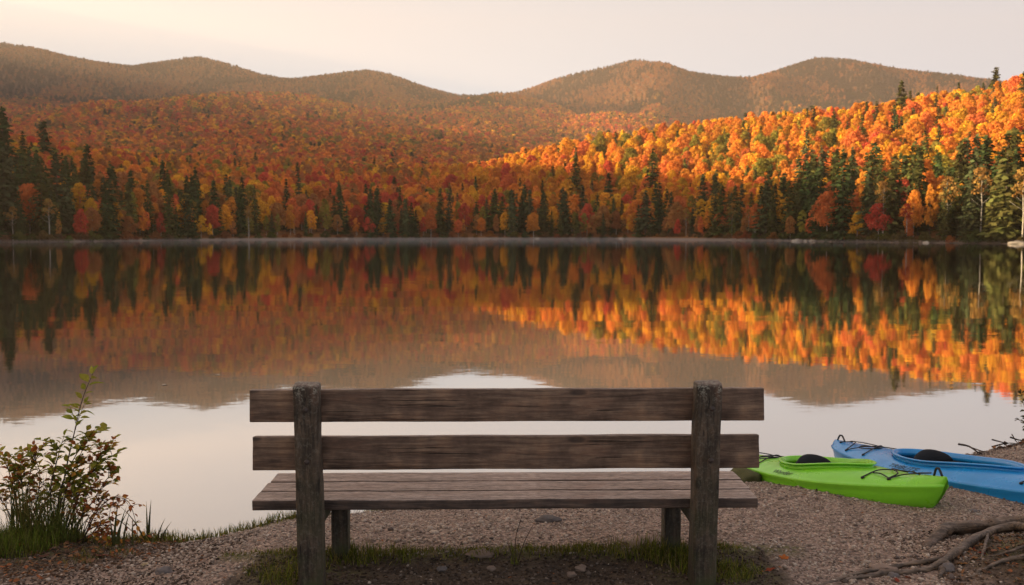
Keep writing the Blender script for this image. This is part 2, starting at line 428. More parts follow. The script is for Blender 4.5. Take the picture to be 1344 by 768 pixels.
# ------------------------------------------------------------------ tree shapes
def leaf_quads(cent, nrm, size, r, asp=1.35):
    n = len(cent); nrm = nrm / (np.linalg.norm(nrm, axis=1)[:, None] + 1e-9)
    t = r.normal(size=(n, 3)); t -= nrm * np.sum(t * nrm, 1)[:, None]; t /= np.linalg.norm(t, axis=1)[:, None] + 1e-9
    b = np.cross(nrm, t); s = size[:, None] if hasattr(size, '__len__') else size
    V = np.stack([cent - t * s * asp / 2, cent + b * s / 2 + nrm * s * .12, cent + t * s * asp / 2, cent - b * s / 2 - nrm * s * .12], 1)
    return V.reshape(-1, 3), np.arange(n * 4).reshape(n, 4)
def broadleaf(seed, W, Hc, z0, nl, n, leaf, mat, name='crown'):
    """clumps of leaves round the ends of many limbs: W crown width, Hc crown height, z0 underside"""
    r = np.random.default_rng(seed); lobes = []
    for i in range(nl):
        u = (i + .5) / nl; zz = z0 + Hc * (.10 + .86 * u)
        prof = math.sin(PI * min(1, .22 + .78 * u) ** 1.15) ** .7
        an = i * 2.399 + r.uniform(-.5, .5); rad = W / 2 * prof * r.uniform(.35, .92)
        lr = W * r.uniform(.10, .25) * (1.15 - .35 * u)
        lobes.append((math.cos(an) * rad, math.sin(an) * rad, zz, lr, r.uniform(0, 1)))
    lobes.append((0, 0, z0 + Hc * .93, W * .16, .5))
    L = np.array(lobes); k = r.choice(len(L), n, p=L[:, 3] ** 2 / np.sum(L[:, 3] ** 2))
    d = r.normal(size=(n, 3)); d /= np.linalg.norm(d, axis=1)[:, None]
    d[:, 2] = np.where(d[:, 2] < -.35, -d[:, 2], d[:, 2])
    rr = r.uniform(.55, 1.12, n) ** .6
    cent = L[k, :3] + d * (L[k, 3] * rr)[:, None] * np.array([1, 1, .78])
    nr = d + r.normal(size=(n, 3)) * .8
    V, Fc = leaf_quads(cent, nr, leaf * r.uniform(.6, 1.3, n), r)
    v = np.clip(L[k, 4] * .55 + r.uniform(0, .45, n), 0, 1)
    me = np_mesh(name, V, Fc, False, {'v': ('FLOAT', np.repeat(v, 4))}); me.materials.append(mat); return me
def conifer(seed, H, W, tiers, nb, leaf, mat, name='crown', ragged=.25, taper=1.0, z0=.06):
    r = np.random.default_rng(seed); cs, ns, ss, vs = [], [], [], []
    for i in range(tiers):
        u = (i + r.uniform(0, .6)) / tiers; z = H * (z0 + (1 - z0) * u ** .95)
        rad = W / 2 * (1 - u) ** taper * r.uniform(1 - ragged, 1 + ragged * .5) + .18
        if r.uniform() < .08: rad *= .5
        m = max(3, int(nb * (.35 + .65 * (1 - u)))); a0 = r.uniform(0, 6.28); vv = r.uniform(0, 1)
        for b in range(m):
            an = a0 + 2 * PI * b / m + r.uniform(-.25, .25); rb = rad * r.uniform(.7, 1.12); k = max(2, int(rb / leaf * 1.5))
            for q in range(k):
                f = (q + .8) / k
                x = math.cos(an) * rb * f; y = math.sin(an) * rb * f
                zz = z - rb * .38 * f ** 1.2 + rb * .10 * f ** 3 + r.uniform(-.1, .1) * leaf
                side = r.normal() * leaf * .35 * (1.2 - f)
                cs.append((x - math.sin(an) * side, y + math.cos(an) * side, zz))
                ns.append((math.cos(an) * .5 + r.normal() * .35, math.sin(an) * .5 + r.normal() * .35, .8 + r.normal() * .3))
                ss.append(leaf * r.uniform(.7, 1.25)); vs.append(min(1, max(0, vv * .5 + r.uniform(0, .5))))
    cs.append((0, 0, H)); ns.append((1, 0, .1)); ss.append(leaf * .8); vs.append(.5)
    V, Fc = leaf_quads(np.array(cs), np.array(ns), np.array(ss), r, 1.7)
    me = np_mesh(name, V, Fc, False, {'v': ('FLOAT', np.repeat(vs, 4))}); me.materials.append(mat); return me
def trunk_mesh(seed, H, r0, limbs, mat, name='trunk', lean=.03, from_=.35, spread=.3):
    r = random.Random(seed); V, Fc = [], []
    P = [Vector((0, 0, -.6))]
    for i in range(1, 8):
        P.append(Vector((r.uniform(-1, 1) * lean * H * i / 8, r.uniform(-1, 1) * lean * H * i / 8, H * i / 7)))
    rad = [r0 * 1.25] + [r0 * (1 - .85 * i / 7) for i in range(1, 8)]
    tube(P, rad, 6, True, V, Fc)
    for i in range(limbs):
        u = from_ + (1 - from_) * (i + .5) / limbs * .95; k = min(6, int(u * 7)); b = P[k].lerp(P[k + 1], u * 7 - k)
        an = i * 2.4 + r.uniform(-.4, .4); Lh = H * spread * (1.1 - u) * r.uniform(.7, 1.2)
        e = b + Vector((math.cos(an) * Lh, math.sin(an) * Lh, Lh * .75)); mid = b.lerp(e, .5) + Vector((0, 0, -Lh * .06))
        tube([b, mid, e], [r0 * .38 * (1.1 - u), r0 * .25 * (1.1 - u), .015], 5, True, V, Fc)
    me = list_mesh(name, V, Fc); me.materials.append(mat); return me

# sources: unit sizes are metres; kinds 0-4 broadleaf (H 15), 5-8 conifer (H 18)
BL = [dict(W=8.5, Hc=10.5, z0=3.6, nl=34, n=2600, leaf=.52), dict(W=7.2, Hc=12.5, z0=2.2, nl=34, n=2600, leaf=.5),
      dict(W=10, Hc=10.5, z0=4.2, nl=42, n=3000, leaf=.55), dict(W=6.2, Hc=12.0, z0=2.6, nl=26, n=2000, leaf=.48),
      dict(W=8.0, Hc=11.5, z0=3.0, nl=22, n=1700, leaf=.55)]
CN = [dict(H=18, W=6.0, tiers=34, nb=11, leaf=.62, taper=.85), dict(H=18, W=4.6, tiers=36, nb=10, leaf=.55, taper=.75),
      dict(H=18, W=6.6, tiers=26, nb=9, leaf=.75, ragged=.5, taper=.7, z0=.2), dict(H=18, W=5.2, tiers=32, nb=10, leaf=.6, taper=1.0)]
crown_bl = [broadleaf(100 + i, mat=M_crown, **b) for i, b in enumerate(BL)]
crown_cn = [conifer(200 + i, mat=M_con, **b) for i, b in enumerate(CN)]
trunk_bl = [trunk_mesh(300 + i, 12.0, .20, 9, M_bark if i % 2 else M_palebark) for i in range(4)]
trunk_cn = [trunk_mesh(320 + i, 17.0, .22, 0, M_bark, lean=.004) for i in range(2)]
def hidden_ob(name, me):
    return bpy.data.objects.new(name, me)      # source shapes for the masses, never linked to the scene
srcs = []
for i, b in enumerate(BL):
    bb = dict(b); bb['n'] = int(b['n'] * .62); bb['leaf'] = b['leaf'] * 1.15; bb['nl'] = int(b['nl'] * .8)
    srcs.append(hidden_ob('mass_crown', broadleaf(100 + i, mat=M_crown_i, **bb)))
for i, b in enumerate(CN):
    bb = dict(b); bb['tiers'] = int(b['tiers'] * .6); bb['nb'] = int(b['nb'] * .8); bb['leaf'] = b['leaf'] * 1.45
    srcs.append(hidden_ob('mass_conifer', conifer(200 + i, mat=M_con_i, **bb)))
for i in range(3):   # far: 9,10,11
    srcs.append(hidden_ob('far_crown', broadleaf(400 + i, W=8.5, Hc=10, z0=3, nl=9, n=110, leaf=1.9, mat=M_crown_i)))
srcs.append(hidden_ob('far_conifer', conifer(430, H=16, W=5.5, tiers=9, nb=5, leaf=1.9, mat=M_con_i)))  # 12

# ------------------------------------------------------------------ forest placement
def project(X, Y, Z):
    d = Y * cp - (Z - CAMZ) * sp; u = Y * sp + (Z - CAMZ) * cp
    return 672 + F * X / d, 384 - F * u / d
BLC = {'orange': (.74, .30, .055), 'golden': (.78, .42, .045), 'red orange': (.68, .20, .065), 'crimson': (.58, .10, .06), 'rust brown': (.44, .20, .07), 'olive': (.30, .25, .05)}
BLN = list(BLC)
CNC = {'dark green': (.055, .078, .030), 'grey green': (.082, .095, .045), 'olive green': (.092, .095, .030)}
CNN = list(CNC)
trees = []   # dicts
rf = random.Random(5)
Y = 120.0
while Y < 4750:
    s = min(15.0, max(4.9, .0074 * Y + 2.9))
    pmin, pmax = (-500, 1800) if Y < 1000 else (-260, 1600)
    x = (pmin - 672) / F * Y
    while x < (pmax - 672) / F * Y:
        x += s
        yy = Y + rf.uniform(-.45, .45) * s; xx = x + rf.uniform(-.45, .45) * s
        px = 672 + F * xx / yy; D = float(shore_d(px))
        if yy < D + 3: continue
        inland = yy - D
        z = float(hgt(px, yy)); sz = s / 6.0
        cn = .10 + .10 * mnoise.noise(Vector((xx * .012, yy * .012, 1)))
        if inland < 42 and (px < 420 or px > 560): cn = .44
        if inland < 30 and 420 <= px <= 560: cn = .35
        if inland < 45 and 560 < px < 820: cn = .36
        if inland < 26 and px > 820: cn = .44
        if px < 150 and inland < 120: cn = max(cn, .93 - .0035 * max(0, px))
        if z > 330: cn = min(.92, max(.12, .42 + (z - 380) / 900 + 1.5 * mnoise.noise(Vector((xx / 230, yy / 330, 21)))))
        if px > 1285 and inland < 34: cn = .97
        if px > 1020 and 6 < inland < 62: cn = max(cn, .62)
        is_c = rf.random() < cn
        patch = mnoise.noise(Vector((xx / 70, yy / 70, 7))); 
        t = {'x': xx, 'y': yy, 'z': z, 'px': px, 'in': inland, 'con': is_c}
        if is_c:
            t['k'] = rf.choice((0, 0, 1, 1, 2, 3)); hh = rf.uniform(.50, 1.12) * (1.0 if inland < 60 else .85)
            if px < 160 and inland < 140: hh *= 1.1
            if rf.random() < .05: hh *= 1.22
            if px > 1020: hh *= 1.12
            t['s'] = hh * (1 if Y < 900 else sz * .48); t['w'] = (hh if Y < 900 else hh * sz * .8) * rf.uniform(1.1, 1.5); t['c'] = rf.choice((0, 0, 1, 2)) if px < 900 else rf.choice((0, 1, 2, 2))
            t['H'] = 18 * t['s']; t['W'] = 5.4 * t['w']
        else:
            t['k'] = rf.randrange(5); hh = rf.uniform(.66, 1.06)
            if inland < 14: hh *= rf.uniform(.45, .85)
            elif inland < 30: hh *= .85
            t['s'] = hh * (1.05 if Y < 900 else sz * .52); t['w'] = (hh if Y < 900 else hh * sz * .72) * rf.uniform(.66, 1.12)
            q = rf.random() + patch * .45
            if px > 560 and Y < 1000:
                t['c'] = 3 if q < .015 else 2 if q < .18 else 0 if q < .64 else 1 if q < .92 else 5
            else:
                t['c'] = 3 if q < .05 else 2 if q < .28 else 0 if q < .52 else 4 if q < .80 else 1 if q < .94 else 5
            if z > 350 and rf.random() < .6: t['c'] = 4
            if inland < 22: t['c'] = rf.choice((0, 2, 3, 4, 4, 2, 0, 1, 1, 5)); t['w'] *= .9
            t['H'] = 14 * t['s']; t['W'] = 7.5 * t['w']
        t['rz'] = rf.uniform(0, 6.28); trees.append(t)
    Y += s * .86
# a few taller evergreens standing above the hillside canopy
for hx, hy, hd, hk in ((1178, 108, 470, 0), (1300, 91, 520, 2), (1337, 96, 430, 0), (1128, 152, 400, 3), (1212, 176, 300, 1), (938, 168, 520, 0), (1062, 140, 560, 3), (856, 195, 420, 1), (1262, 182, 270, 0), (62, 160, 420, 2), (118, 190, 330, 0), (8, 142, 300, 2), (755, 205, 460, 1)):
    z = float(hgt(hx, hd)); top = CAMZ + (HZN - hy) / F * hd; s_ = max(.7, (top - z) / 18)
    trees.append({'x': (hx - 672) / F * hd, 'y': float(hd), 'z': z, 'px': hx, 'in': hd - float(shore_d(hx)), 'con': True, 'k': hk, 's': s_, 'w': min(2.2, max(1.4, s_ * 1.5)), 'c': 2 if hx > 700 else 0, 'H': 18 * s_, 'W': 6 * s_, 'rz': hx * .1})
# which are seen: paint them near to far into a coarse mask
occ = np.zeros((768, 1344), bool)
trees.sort(key=lambda t: t['y'])
for t in trees:
    u, vb = project(t['x'], t['y'], t['z'] + .1 * t['H']); _, vt = project(t['x'], t['y'], t['z'] + t['H'])
    w = F * t['W'] / t['y'] * .42
    if t['con']: w *= .7
    x0, x1, y0, y1 = int(max(0, u - w)), int(min(1344, u + w + 1)), int(max(0, vt)), int(min(768, vb + 1))
    t['u'] = u; t['vt'] = vt
    if x0 >= x1 or y0 >= y1: t['vis'] = 0; continue
    blk = occ[y0:y1, x0:x1]; t['vis'] = int(blk.size - blk.sum())
    hh = y1 - y0
    if t['con']:
        m = int((x1 - x0) * .25); occ[y0:y0 + hh // 2, x0 + m:x1 - m] = True; occ[y0 + hh // 2:y1, x0:x1] = True
    else: blk[:] = True
shown = lambda con: sorted((t for t in trees if t['con'] == con and t['vis'] > 8 and -2 < t['u'] < 1346), key=lambda t: -t['vis'])
pick_b, pick_c = shown(False)[:296], shown(True)[:290]
for t in pick_b + pick_c: t['own'] = True

# rest of the forest: one mass, instanced
def gn_mass(name, rows, label, cat):
    n = len(rows)
    me = bpy.data.meshes.new(name); me.vertices.add(n)
    me.vertices.foreach_set('co', np.array([(t['x'], t['y'], t['z'] - .3) for t in rows], np.float32).ravel()); me.update()
    def A(nm, typ, arr, f='value'):
        a = me.attributes.new(nm, typ, 'POINT'); a.data.foreach_set(f, np.asarray(arr).ravel())
    A('kind', 'INT', np.array([t['kk'] for t in rows], np.int32))
    A('siz', 'FLOAT_VECTOR', np.array([(t['w'], t['w'], t['s']) for t in rows], np.float32), 'vector')
    A('rotz', 'FLOAT_VECTOR', np.array([(0, 0, t['rz']) for t in rows], np.float32), 'vector')
    A('col', 'FLOAT_COLOR', np.array([(*t['rgb'], 1) for t in rows], np.float32), 'color')
    o = link(name, me)
    g = bpy.data.node_groups.new(name, 'GeometryNodeTree')
    g.interface.new_socket('Geometry', in_out='INPUT', socket_type='NodeSocketGeometry'); g.interface.new_socket('Geometry', in_out='OUTPUT', socket_type='NodeSocketGeometry')
    gi, go = g.nodes.new('NodeGroupInput'), g.nodes.new('NodeGroupOutput'); jn = g.nodes.new('GeometryNodeJoinGeometry')
    def na(nm, typ):
        q = g.nodes.new('GeometryNodeInputNamedAttribute'); q.data_type = typ; q.inputs['Name'].default_value = nm; return q.outputs['Attribute']
    kd, sz, rt = na('kind', 'INT'), na('siz', 'FLOAT_VECTOR'), na('rotz', 'FLOAT_VECTOR')
    for i, s in enumerate(srcs):
        cm = g.nodes.new('FunctionNodeCompare'); cm.data_type = 'INT'; cm.operation = 'EQUAL'
        g.links.new(kd, cm.inputs[2]); cm.inputs[3].default_value = i
        oi = g.nodes.new('GeometryNodeObjectInfo'); oi.inputs['Object'].default_value = s; oi.inputs['As Instance'].default_value = True
        ip = g.nodes.new('GeometryNodeInstanceOnPoints')
        g.links.new(gi.outputs[0], ip.inputs['Points']); g.links.new(cm.outputs[0], ip.inputs['Selection'])
        g.links.new(oi.outputs['Geometry'], ip.inputs['Instance']); g.links.new(rt, ip.inputs['Rotation']); g.links.new(sz, ip.inputs['Scale'])
        g.links.new(ip.outputs[0], jn.inputs[0])
    g.links.new(jn.outputs[0], go.inputs[0])
    md = o.modifiers.new('scatter', 'NODES'); md.node_group = g
    tag(o, label, cat, kind='stuff'); return o
mass = []
for t in trees:
    if t.get('own'): continue
    if t['y'] > 1000 and t['vis'] == 0 and -40 < t['px'] < 1390 and rf.random() < .8: continue
    base = CNC[CNN[t['c']]] if t['con'] else BLC[BLN[t['c']]]
    if t['z'] > 350:
        f = min(1, (t['z'] - 350) / 200); tgt = (.075, .052, .030) if t['con'] else (.38, .155, .06)
        base = tuple(b * (1 - f) + q * f for b, q in zip(base, tgt))
    j = rf.uniform(.8, 1.2); t['rgb'] = (base[0] * j, base[1] * j * rf.uniform(.9, 1.12), base[2] * j)
    t['kk'] = (5 + t['k'] if t['con'] else t['k']) if t['y'] < 900 else (12 if t['con'] else 9 + t['k'] % 3)
    mass.append(t)
gn_mass('forest', mass, 'autumn forest covering the valley and the mountainsides', 'forest')
print('trees', len(trees), 'mass', len(mass), 'vis b', len(shown(False)), 'c', len(shown(True)), 'min', pick_b[-1]['vis'], pick_c[-1]['vis'])

# trees one can tell apart: things of their own
def zone_x(u):
    if u < 100: return "by the cove's spruce point"
    if u < 215: return 'below the first long ridge'
    if u < 330: return 'below the second summit'
    if u < 430: return 'below the first saddle'
    if u < 560: return 'below the low middle summit'
    if u < 700: return 'below the deep sky saddle'
    if u < 800: return 'before the lit shoulder'
    if u < 900: return 'below the domed sunlit summit'
    if u < 1010: return 'below the sunlit saddle'
    if u < 1130: return 'below the final summit'
    if u < 1240: return 'below the falling east ridge'
    return 'on the near east shore'
def zone_y(t):
    i = t['in']
    if i < 16: return "at the water's edge"
    if i < 40: return 'in the second rank'
    if i < 90: return 'on the lower slope'
    if i < 200: return 'on the middle slope'
    return 'on the upper slope'
ORD = ['first', 'second', 'third', 'fourth', 'fifth', 'sixth', 'seventh', 'eighth', 'ninth', 'tenth', 'eleventh', 'twelfth', 'thirteenth', 'fourteenth', 'fifteenth', 'sixteenth', 'seventeenth', 'eighteenth', 'nineteenth', 'twentieth']
cls = {}
for t in pick_b + pick_c:
    colr = CNN[t['c']] if t['con'] else BLN[t['c']]
    size = ('tall ' if t['H'] > 17 else 'short ' if t['H'] < 13.5 else '') if t['con'] else ('tall ' if t['H'] > 13.2 else 'small ' if t['H'] < 9 else '')
    t['lab'] = f"{size}{colr} {'spruce' if t['con'] else 'maple'} {zone_y(t)} {zone_x(t['u'])}"
    cls.setdefault(t['lab'], []).append(t)
for lab, v in cls.items():
    v.sort(key=lambda t: t['u'])
    for i, t in enumerate(v):
        t['label'] = lab if len(v) == 1 else f"{lab}, {ORD[min(i, 19)]} from left"
for t in pick_b + pick_c:
    con = t['con']; e = empty('spruce_tree' if con else 'maple_tree', (t['x'], t['y'], t['z'] - .3), t['rz'])
    e.scale = (t['w'], t['w'], t['s'])
    tag(e, t['label'], 'tree', 'spruces along the far shore' if con else 'autumn maples across the lake')
    base = CNC[CNN[t['c']]] if con else BLC[BLN[t['c']]]; j = rf.uniform(.82, 1.18)
    c = link('crown', (crown_cn if con else crown_bl)[t['k']], e); c.color = (base[0] * j, base[1] * j * rf.uniform(.9, 1.1), base[2] * j, 1)
    link('trunk', trunk_cn[t['k'] % 2] if con else trunk_bl[t['k'] % 4], e)

# pale bare birches, brushy shrubs and boulders on the far shore
birch_tr = [trunk_mesh(500 + i, 13, .16, 14, M_palebark, lean=.02, from_=.45, spread=.28) for i in range(3)]
birch_cr = [broadleaf(520 + i, W=5, Hc=5.5, z0=8.0, nl=12, n=380, leaf=.42, mat=M_crown) for i in range(3)]
BIR = [(1158, 1.0, 'thin pale birch'), (1189, .62, 'short leaning birch with red leaves'), (1241, 1.0, 'tall white birch with a bare stem'), (1286, 1.1, 'high pale birch among dark spruces'), (1341, 1.05, 'pale birch with spreading bare limbs'),
       (990, .7, 'slim birch of a close pair'), (982, .66, 'shorter birch of a close pair'), (960, .8, 'bare grey birch'), (1005, .6, 'crooked small birch'), (327, .8, 'lone grey birch stem'), (66, .75, 'bare grey birch before dark spruces'), (18, .6, 'small leafless birch'), (1105, .7, 'low pale birch'), (900, .7, 'faint grey birch')]
for i, (px, s, lab) in enumerate(BIR):
    D = float(shore_d(px)) + rf.uniform(3.5, 7); z = float(hgt(px, D)); e = empty('birch_tree', ((px - 672) / F * D, D, z - .2), rf.uniform(0, 6)); e.scale = (s, s, s)
    tag(e, f"{lab} {zone_x(px)}", 'tree', 'pale birches on the far shore')
    link('trunk', birch_tr[i % 3], e); c = link('crown', birch_cr[i % 3], e)
    c.color = (.40, .06, .03, 1) if px == 1189 else (.35, .20, .06, 1)
shrub_cr = [broadleaf(600 + i, W=3.4, Hc=2.0, z0=.1, nl=14, n=420, leaf=.34, mat=M_crown) for i in range(4)]
shrub_tr = [trunk_mesh(640 + i, 1.5, .05, 8, M_bark, from_=.1, spread=.8) for i in range(2)]
SC_ = {'brown': (.17, .10, .05), 'olive': (.12, .11, .035), 'rusty': (.28, .11, .04), 'dull green': (.07, .085, .03)}
scls = {}; sh = []
px = -8.0
while px < 1352:
    D = float(shore_d(px)) + rf.uniform(1.2, 4.5); st = 2.6 if px > 850 or px < 200 else 4.2
    cn = rf.choice(list(SC_)); s = rf.uniform(.5, 1.15)
    sh.append(dict(px=px, D=D, c=cn, s=s)); px += F * st / D * rf.uniform(.8, 1.4)
for t in sh:
    lab = f"{'large ' if t['s'] > .9 else 'small ' if t['s'] < .7 else ''}{t['c']} shrub on the shoreline {zone_x(t['px'])}"; t['lab'] = lab; scls.setdefault(lab, []).append(t)
for lab, v in scls.items():
    for i, t in enumerate(v): t['label'] = lab if len(v) == 1 else f"{lab}, {ORD[min(i, 19)]} from left"
for i, t in enumerate(sh):
    z = float(hgt(t['px'], t['D'])); e = empty('shore_shrub', ((t['px'] - 672) / F * t['D'], t['D'], z - .15), rf.uniform(0, 6)); s = t['s']; e.scale = (s * 1.1, s * 1.1, s)
    tag(e, t['label'], 'shrub', 'shrubs along the far waterline')
    c = link('crown', shrub_cr[i % 4], e); c.color = (*[q * rf.uniform(.8, 1.2) for q in SC_[t['c']]], 1); link('trunk', shrub_tr[i % 2], e)
M_rock = mat_plain('pale_rock', (.36, .31, .26), .85, .35, 2.5, .2, .05)
def rock_mesh(name, seed, sub=3, flat=.55, amp=.35):
    V, Fc = ico(sub); V = V.copy()
    for i, p in enumerate(V):
        v = Vector(p); k = 1 + amp * mnoise.noise(v * 1.3 + Vector((seed, 0, 0))) + amp * .35 * mnoise.noise(v * 4 + Vector((0, seed, 0))); V[i] = v * k
    V[:, 2] *= flat; return np_mesh(name, V, Fc, True)
rk = [rock_mesh('shore_boulder', 3 * i + 1) for i in range(3)]
for m_ in rk: m_.materials.append(M_rock)
RK = [(1046, 1.1, 'low pale boulder'), (1058, .7, 'small grey boulder'), (1066, .8, 'rounded pale boulder beside a sandy strip'), (1335, 1.2, 'broad pale ledge of rock'), (1342, .9, 'second pale rock behind the broad ledge'), (1215, .6, 'small tan rock'), (816, .9, 'flat pale rock'), (705, .8, 'little light rock'), (455, .7, 'tiny pale rock'), (905, .7, 'half sunk tan rock')]
for i, (px, s, lab) in enumerate(RK):
    D = float(shore_d(px)) - .3 + (1.5 if px == 1342 else 0); o = link('shore_boulder', rk[i % 3]); o.location = ((px - 672) / F * D, D, -.2); o.scale = (s * 1.4, s, s * .8); o.rotation_euler = (0, 0, i)
    tag(o, f"{lab} at the waterline {zone_x(px)}", 'rock', 'rocks along the far waterline')

# ------------------------------------------------------------------ bench
def mat_wood(name, dark, light, lichen=.0, top=.55, vert=False):
    sc_ = (lambda a, b, c: (c, b, a)) if vert else (lambda a, b, c: (a, b, c))
    nt = NT(name); v = nt.coords(sc_(1.8, 26, 26)); n1 = nt.noise(v, 2.2, 8, .7, .5); n2_ = nt.noise(nt.coords((1, 1, 1)), 9, 5, .6)
    c = nt.ramp(n1.outputs['Fac'], [(.28, tuple(q * .6 for q in dark)), (.45, dark), (.62, light), (.78, tuple(q * 1.35 for q in light))])
    c = nt.mix(1.0, c, nt.ramp(n2_.outputs['Fac'], [(.3, (.48, .45, .42)), (.5, (.92, .92, .92)), (.72, (1.45, 1.38, 1.25))]), 'MULTIPLY')
    # knots and checks
    vk = nt.n('ShaderNodeTexVoronoi', feature='F1'); vk.inputs['Scale'].default_value = 1.0; nt.l(nt.coords(sc_(3.2, 8, 8)), vk.inputs['Vector'])
    kn = nt.ramp(vk.outputs['Distance'], [(0, (1, 1, 1)), (.10, (.9, .9, .9)), (.16, (0, 0, 0))]); c = nt.mix(nt.math('MULTIPLY', kn, .8), c, tuple(q * .25 for q in dark))
    ck = nt.noise(nt.coords(sc_(.8, 60, 60)), 1.6, 3, .5, .3); crack = nt.ramp(ck.outputs['Fac'], [(.30, (1, 1, 1)), (.345, (0, 0, 0))])
    c = nt.mix(nt.math('MULTIPLY', crack, .85), c, (.012, .009, .007))
    # silvered weathering on the upward faces
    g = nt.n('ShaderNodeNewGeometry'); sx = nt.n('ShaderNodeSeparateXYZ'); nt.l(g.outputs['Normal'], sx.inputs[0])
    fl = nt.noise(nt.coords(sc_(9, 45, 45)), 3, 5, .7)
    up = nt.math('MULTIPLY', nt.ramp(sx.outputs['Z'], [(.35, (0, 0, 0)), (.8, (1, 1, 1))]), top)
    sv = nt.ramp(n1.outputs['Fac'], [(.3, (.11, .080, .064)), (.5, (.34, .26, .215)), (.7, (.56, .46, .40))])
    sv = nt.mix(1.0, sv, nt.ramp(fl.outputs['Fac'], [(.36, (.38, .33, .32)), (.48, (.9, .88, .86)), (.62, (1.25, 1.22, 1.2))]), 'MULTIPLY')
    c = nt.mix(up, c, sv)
    pt = nt.noise(nt.coords(sc_(1.5, 5, 5)), 2.4, 3); c = nt.mix(nt.math('MULTIPLY', nt.ramp(pt.outputs['Fac'], [(.58, (0, 0, 0)), (.7, (1, 1, 1))]), .35), c, (.16, .075, .045))
    h = nt.math('ADD', n1.outputs['Fac'], nt.math('MULTIPLY', crack, -1.2))
    if lichen:
        nl_ = nt.noise(nt.coords((1, 1, 1)), 60, 6, .75); nm_ = nt.noise(nt.coords((1, 1, 1)), 7, 3)
        lf = nt.math('MULTIPLY', nt.ramp(nl_.outputs['Fac'], [(.52, (0, 0, 0)), (.60, (1, 1, 1))]), lichen)
        gm = nt.n('ShaderNodeSeparateXYZ'); nt.l(nt.coords(), gm.inputs[0])
        topm = nt.ramp(gm.outputs['Z'], [(.0, (.16, .16, .16)), (.86, (.22, .22, .22)), (.93, (.9, .9, .9))])
        c = nt.mix(nt.math('MULTIPLY', lf, topm), c, (.30, .28, .22))
        low = nt.ramp(gm.outputs['Z'], [(.0, (1, 1, 1)), (.22, (.55, .55, .55)), (.6, (0, 0, 0))])
        c = nt.mix(nt.math('MULTIPLY', low, nt.ramp(nm_.outputs['Fac'], [(.4, (0, 0, 0)), (.6, (.8, .8, .8))])), c, (.05, .058, .018))
        h = nt.math('ADD', h, nt.math('MULTIPLY', nl_.outputs['Fac'], .8))
    nt.principled(c, .62, nt.bump(h, .9, .006), .35); return nt.m
M_plank = mat_wood('plank_wood', (.12, .070, .045), (.21, .135, .088))
M_seatw = mat_wood('seat_wood', (.06, .04, .03), (.12, .08, .06), top=.95)
M_post = mat_wood('post_wood', (.050, .036, .024), (.115, .082, .055), lichen=.9, top=.35, vert=True)
def rough_box(name, L, W, H, mat, parent, loc, bevel=.006, amp=.0022, seed=0, seg=40, taper=None, rot=(0, 0, 0), coordx=True):
    bm = bmesh.new(); bmesh.ops.create_cube(bm, size=1)
    for v in bm.verts: v.co = Vector((v.co.x * L, v.co.y * W, v.co.z * H))
    bmesh.ops.bevel(bm, geom=list(bm.edges), offset=bevel, segments=2, affect='EDGES', profile=.6)
    for ax, ln, k in ((0, L, seg if L > .5 else 4), (1, W, 4 if W < .5 else seg), (2, H, 4 if H < .5 else seg)):
        for i in range(1, k):
            co = Vector((0, 0, 0)); co[ax] = -ln / 2 + ln * i / k; no = Vector((0, 0, 0)); no[ax] = 1
            bmesh.ops.bisect_plane(bm, geom=bm.verts[:] + bm.edges[:] + bm.faces[:], plane_co=co, plane_no=no)
    for v in bm.verts:
        p = v.co
        q = Vector((p.x * 2.5, p.y * 9, p.z * 9)) if H < .5 else Vector((p.x * 9, p.y * 9, p.z * 3))
        nz = Vector((mnoise.noise(q + Vector((seed, 0, 0))), mnoise.noise(q + Vector((0, seed, 3))), mnoise.noise(q + Vector((5, 0, seed)))))
        nf = Vector((mnoise.noise(p * 40 + Vector((seed, 1, 0))), mnoise.noise(p * 40 + Vector((9, seed, 0))), mnoise.noise(p * 40 + Vector((0, 7, seed)))))
        v.co = p + nz * amp + nf * amp * .5
        if taper: v.co = taper(v.co)
    o = bm_obj(name, bm, mat, parent, True); o.location = loc; o.rotation_euler = rot
    return o
bench = empty('park_bench', (-.0175, 4.60, 0), R(1.2))
tag(bench, 'weathered wooden plank bench seen from behind facing the lake', 'bench')
def bl(o, lab): o['label'] = lab; return o
tilt = R(-4.0)
# back planks: back faces lie at local y ~0 (toward the camera), boards 4.5 cm thick
rough_box('back_plank', 2.40, .045, .152, M_plank, bench, (0, .022, .832), seed=1, rot=(tilt, 0, 0))
rough_box('back_plank', 2.385, .045, .157, M_plank, bench, (-.004, .052, .602), seed=5, rot=(tilt, 0, 0))
for i, (yy, w, sd) in enumerate(((.128, .160, 11), (.300, .168, 12), (.478, .172, 13))):
    rough_box('seat_plank', 2.40 + (-.004, .0, -.01)[i], w, .048, M_seatw, bench, (-.008 + .004 * i, yy, .352 + .003 * i), seed=sd, bevel=.005)
M_bolt = mat_plain('rusty_iron', (.035, .022, .016), .6, .4, 60, .5)
def post_taper(side):
    def f(p):
        u = (p.z + .56) / 1.12   # 0 bottom .. 1 top
        y = p.y * (1.45 - .45 * u) + (-.09) * (u - .52) * 1.15
        zz = p.z
        if u > .93: zz = p.z - .018 * max(0, (p.y / .05)) ** 2 * 0 - .012 * ((-p.y / .05) if p.y < 0 else 0)
        return Vector((p.x * (1.0 - .05 * (1 - u)), y, zz))
    return f
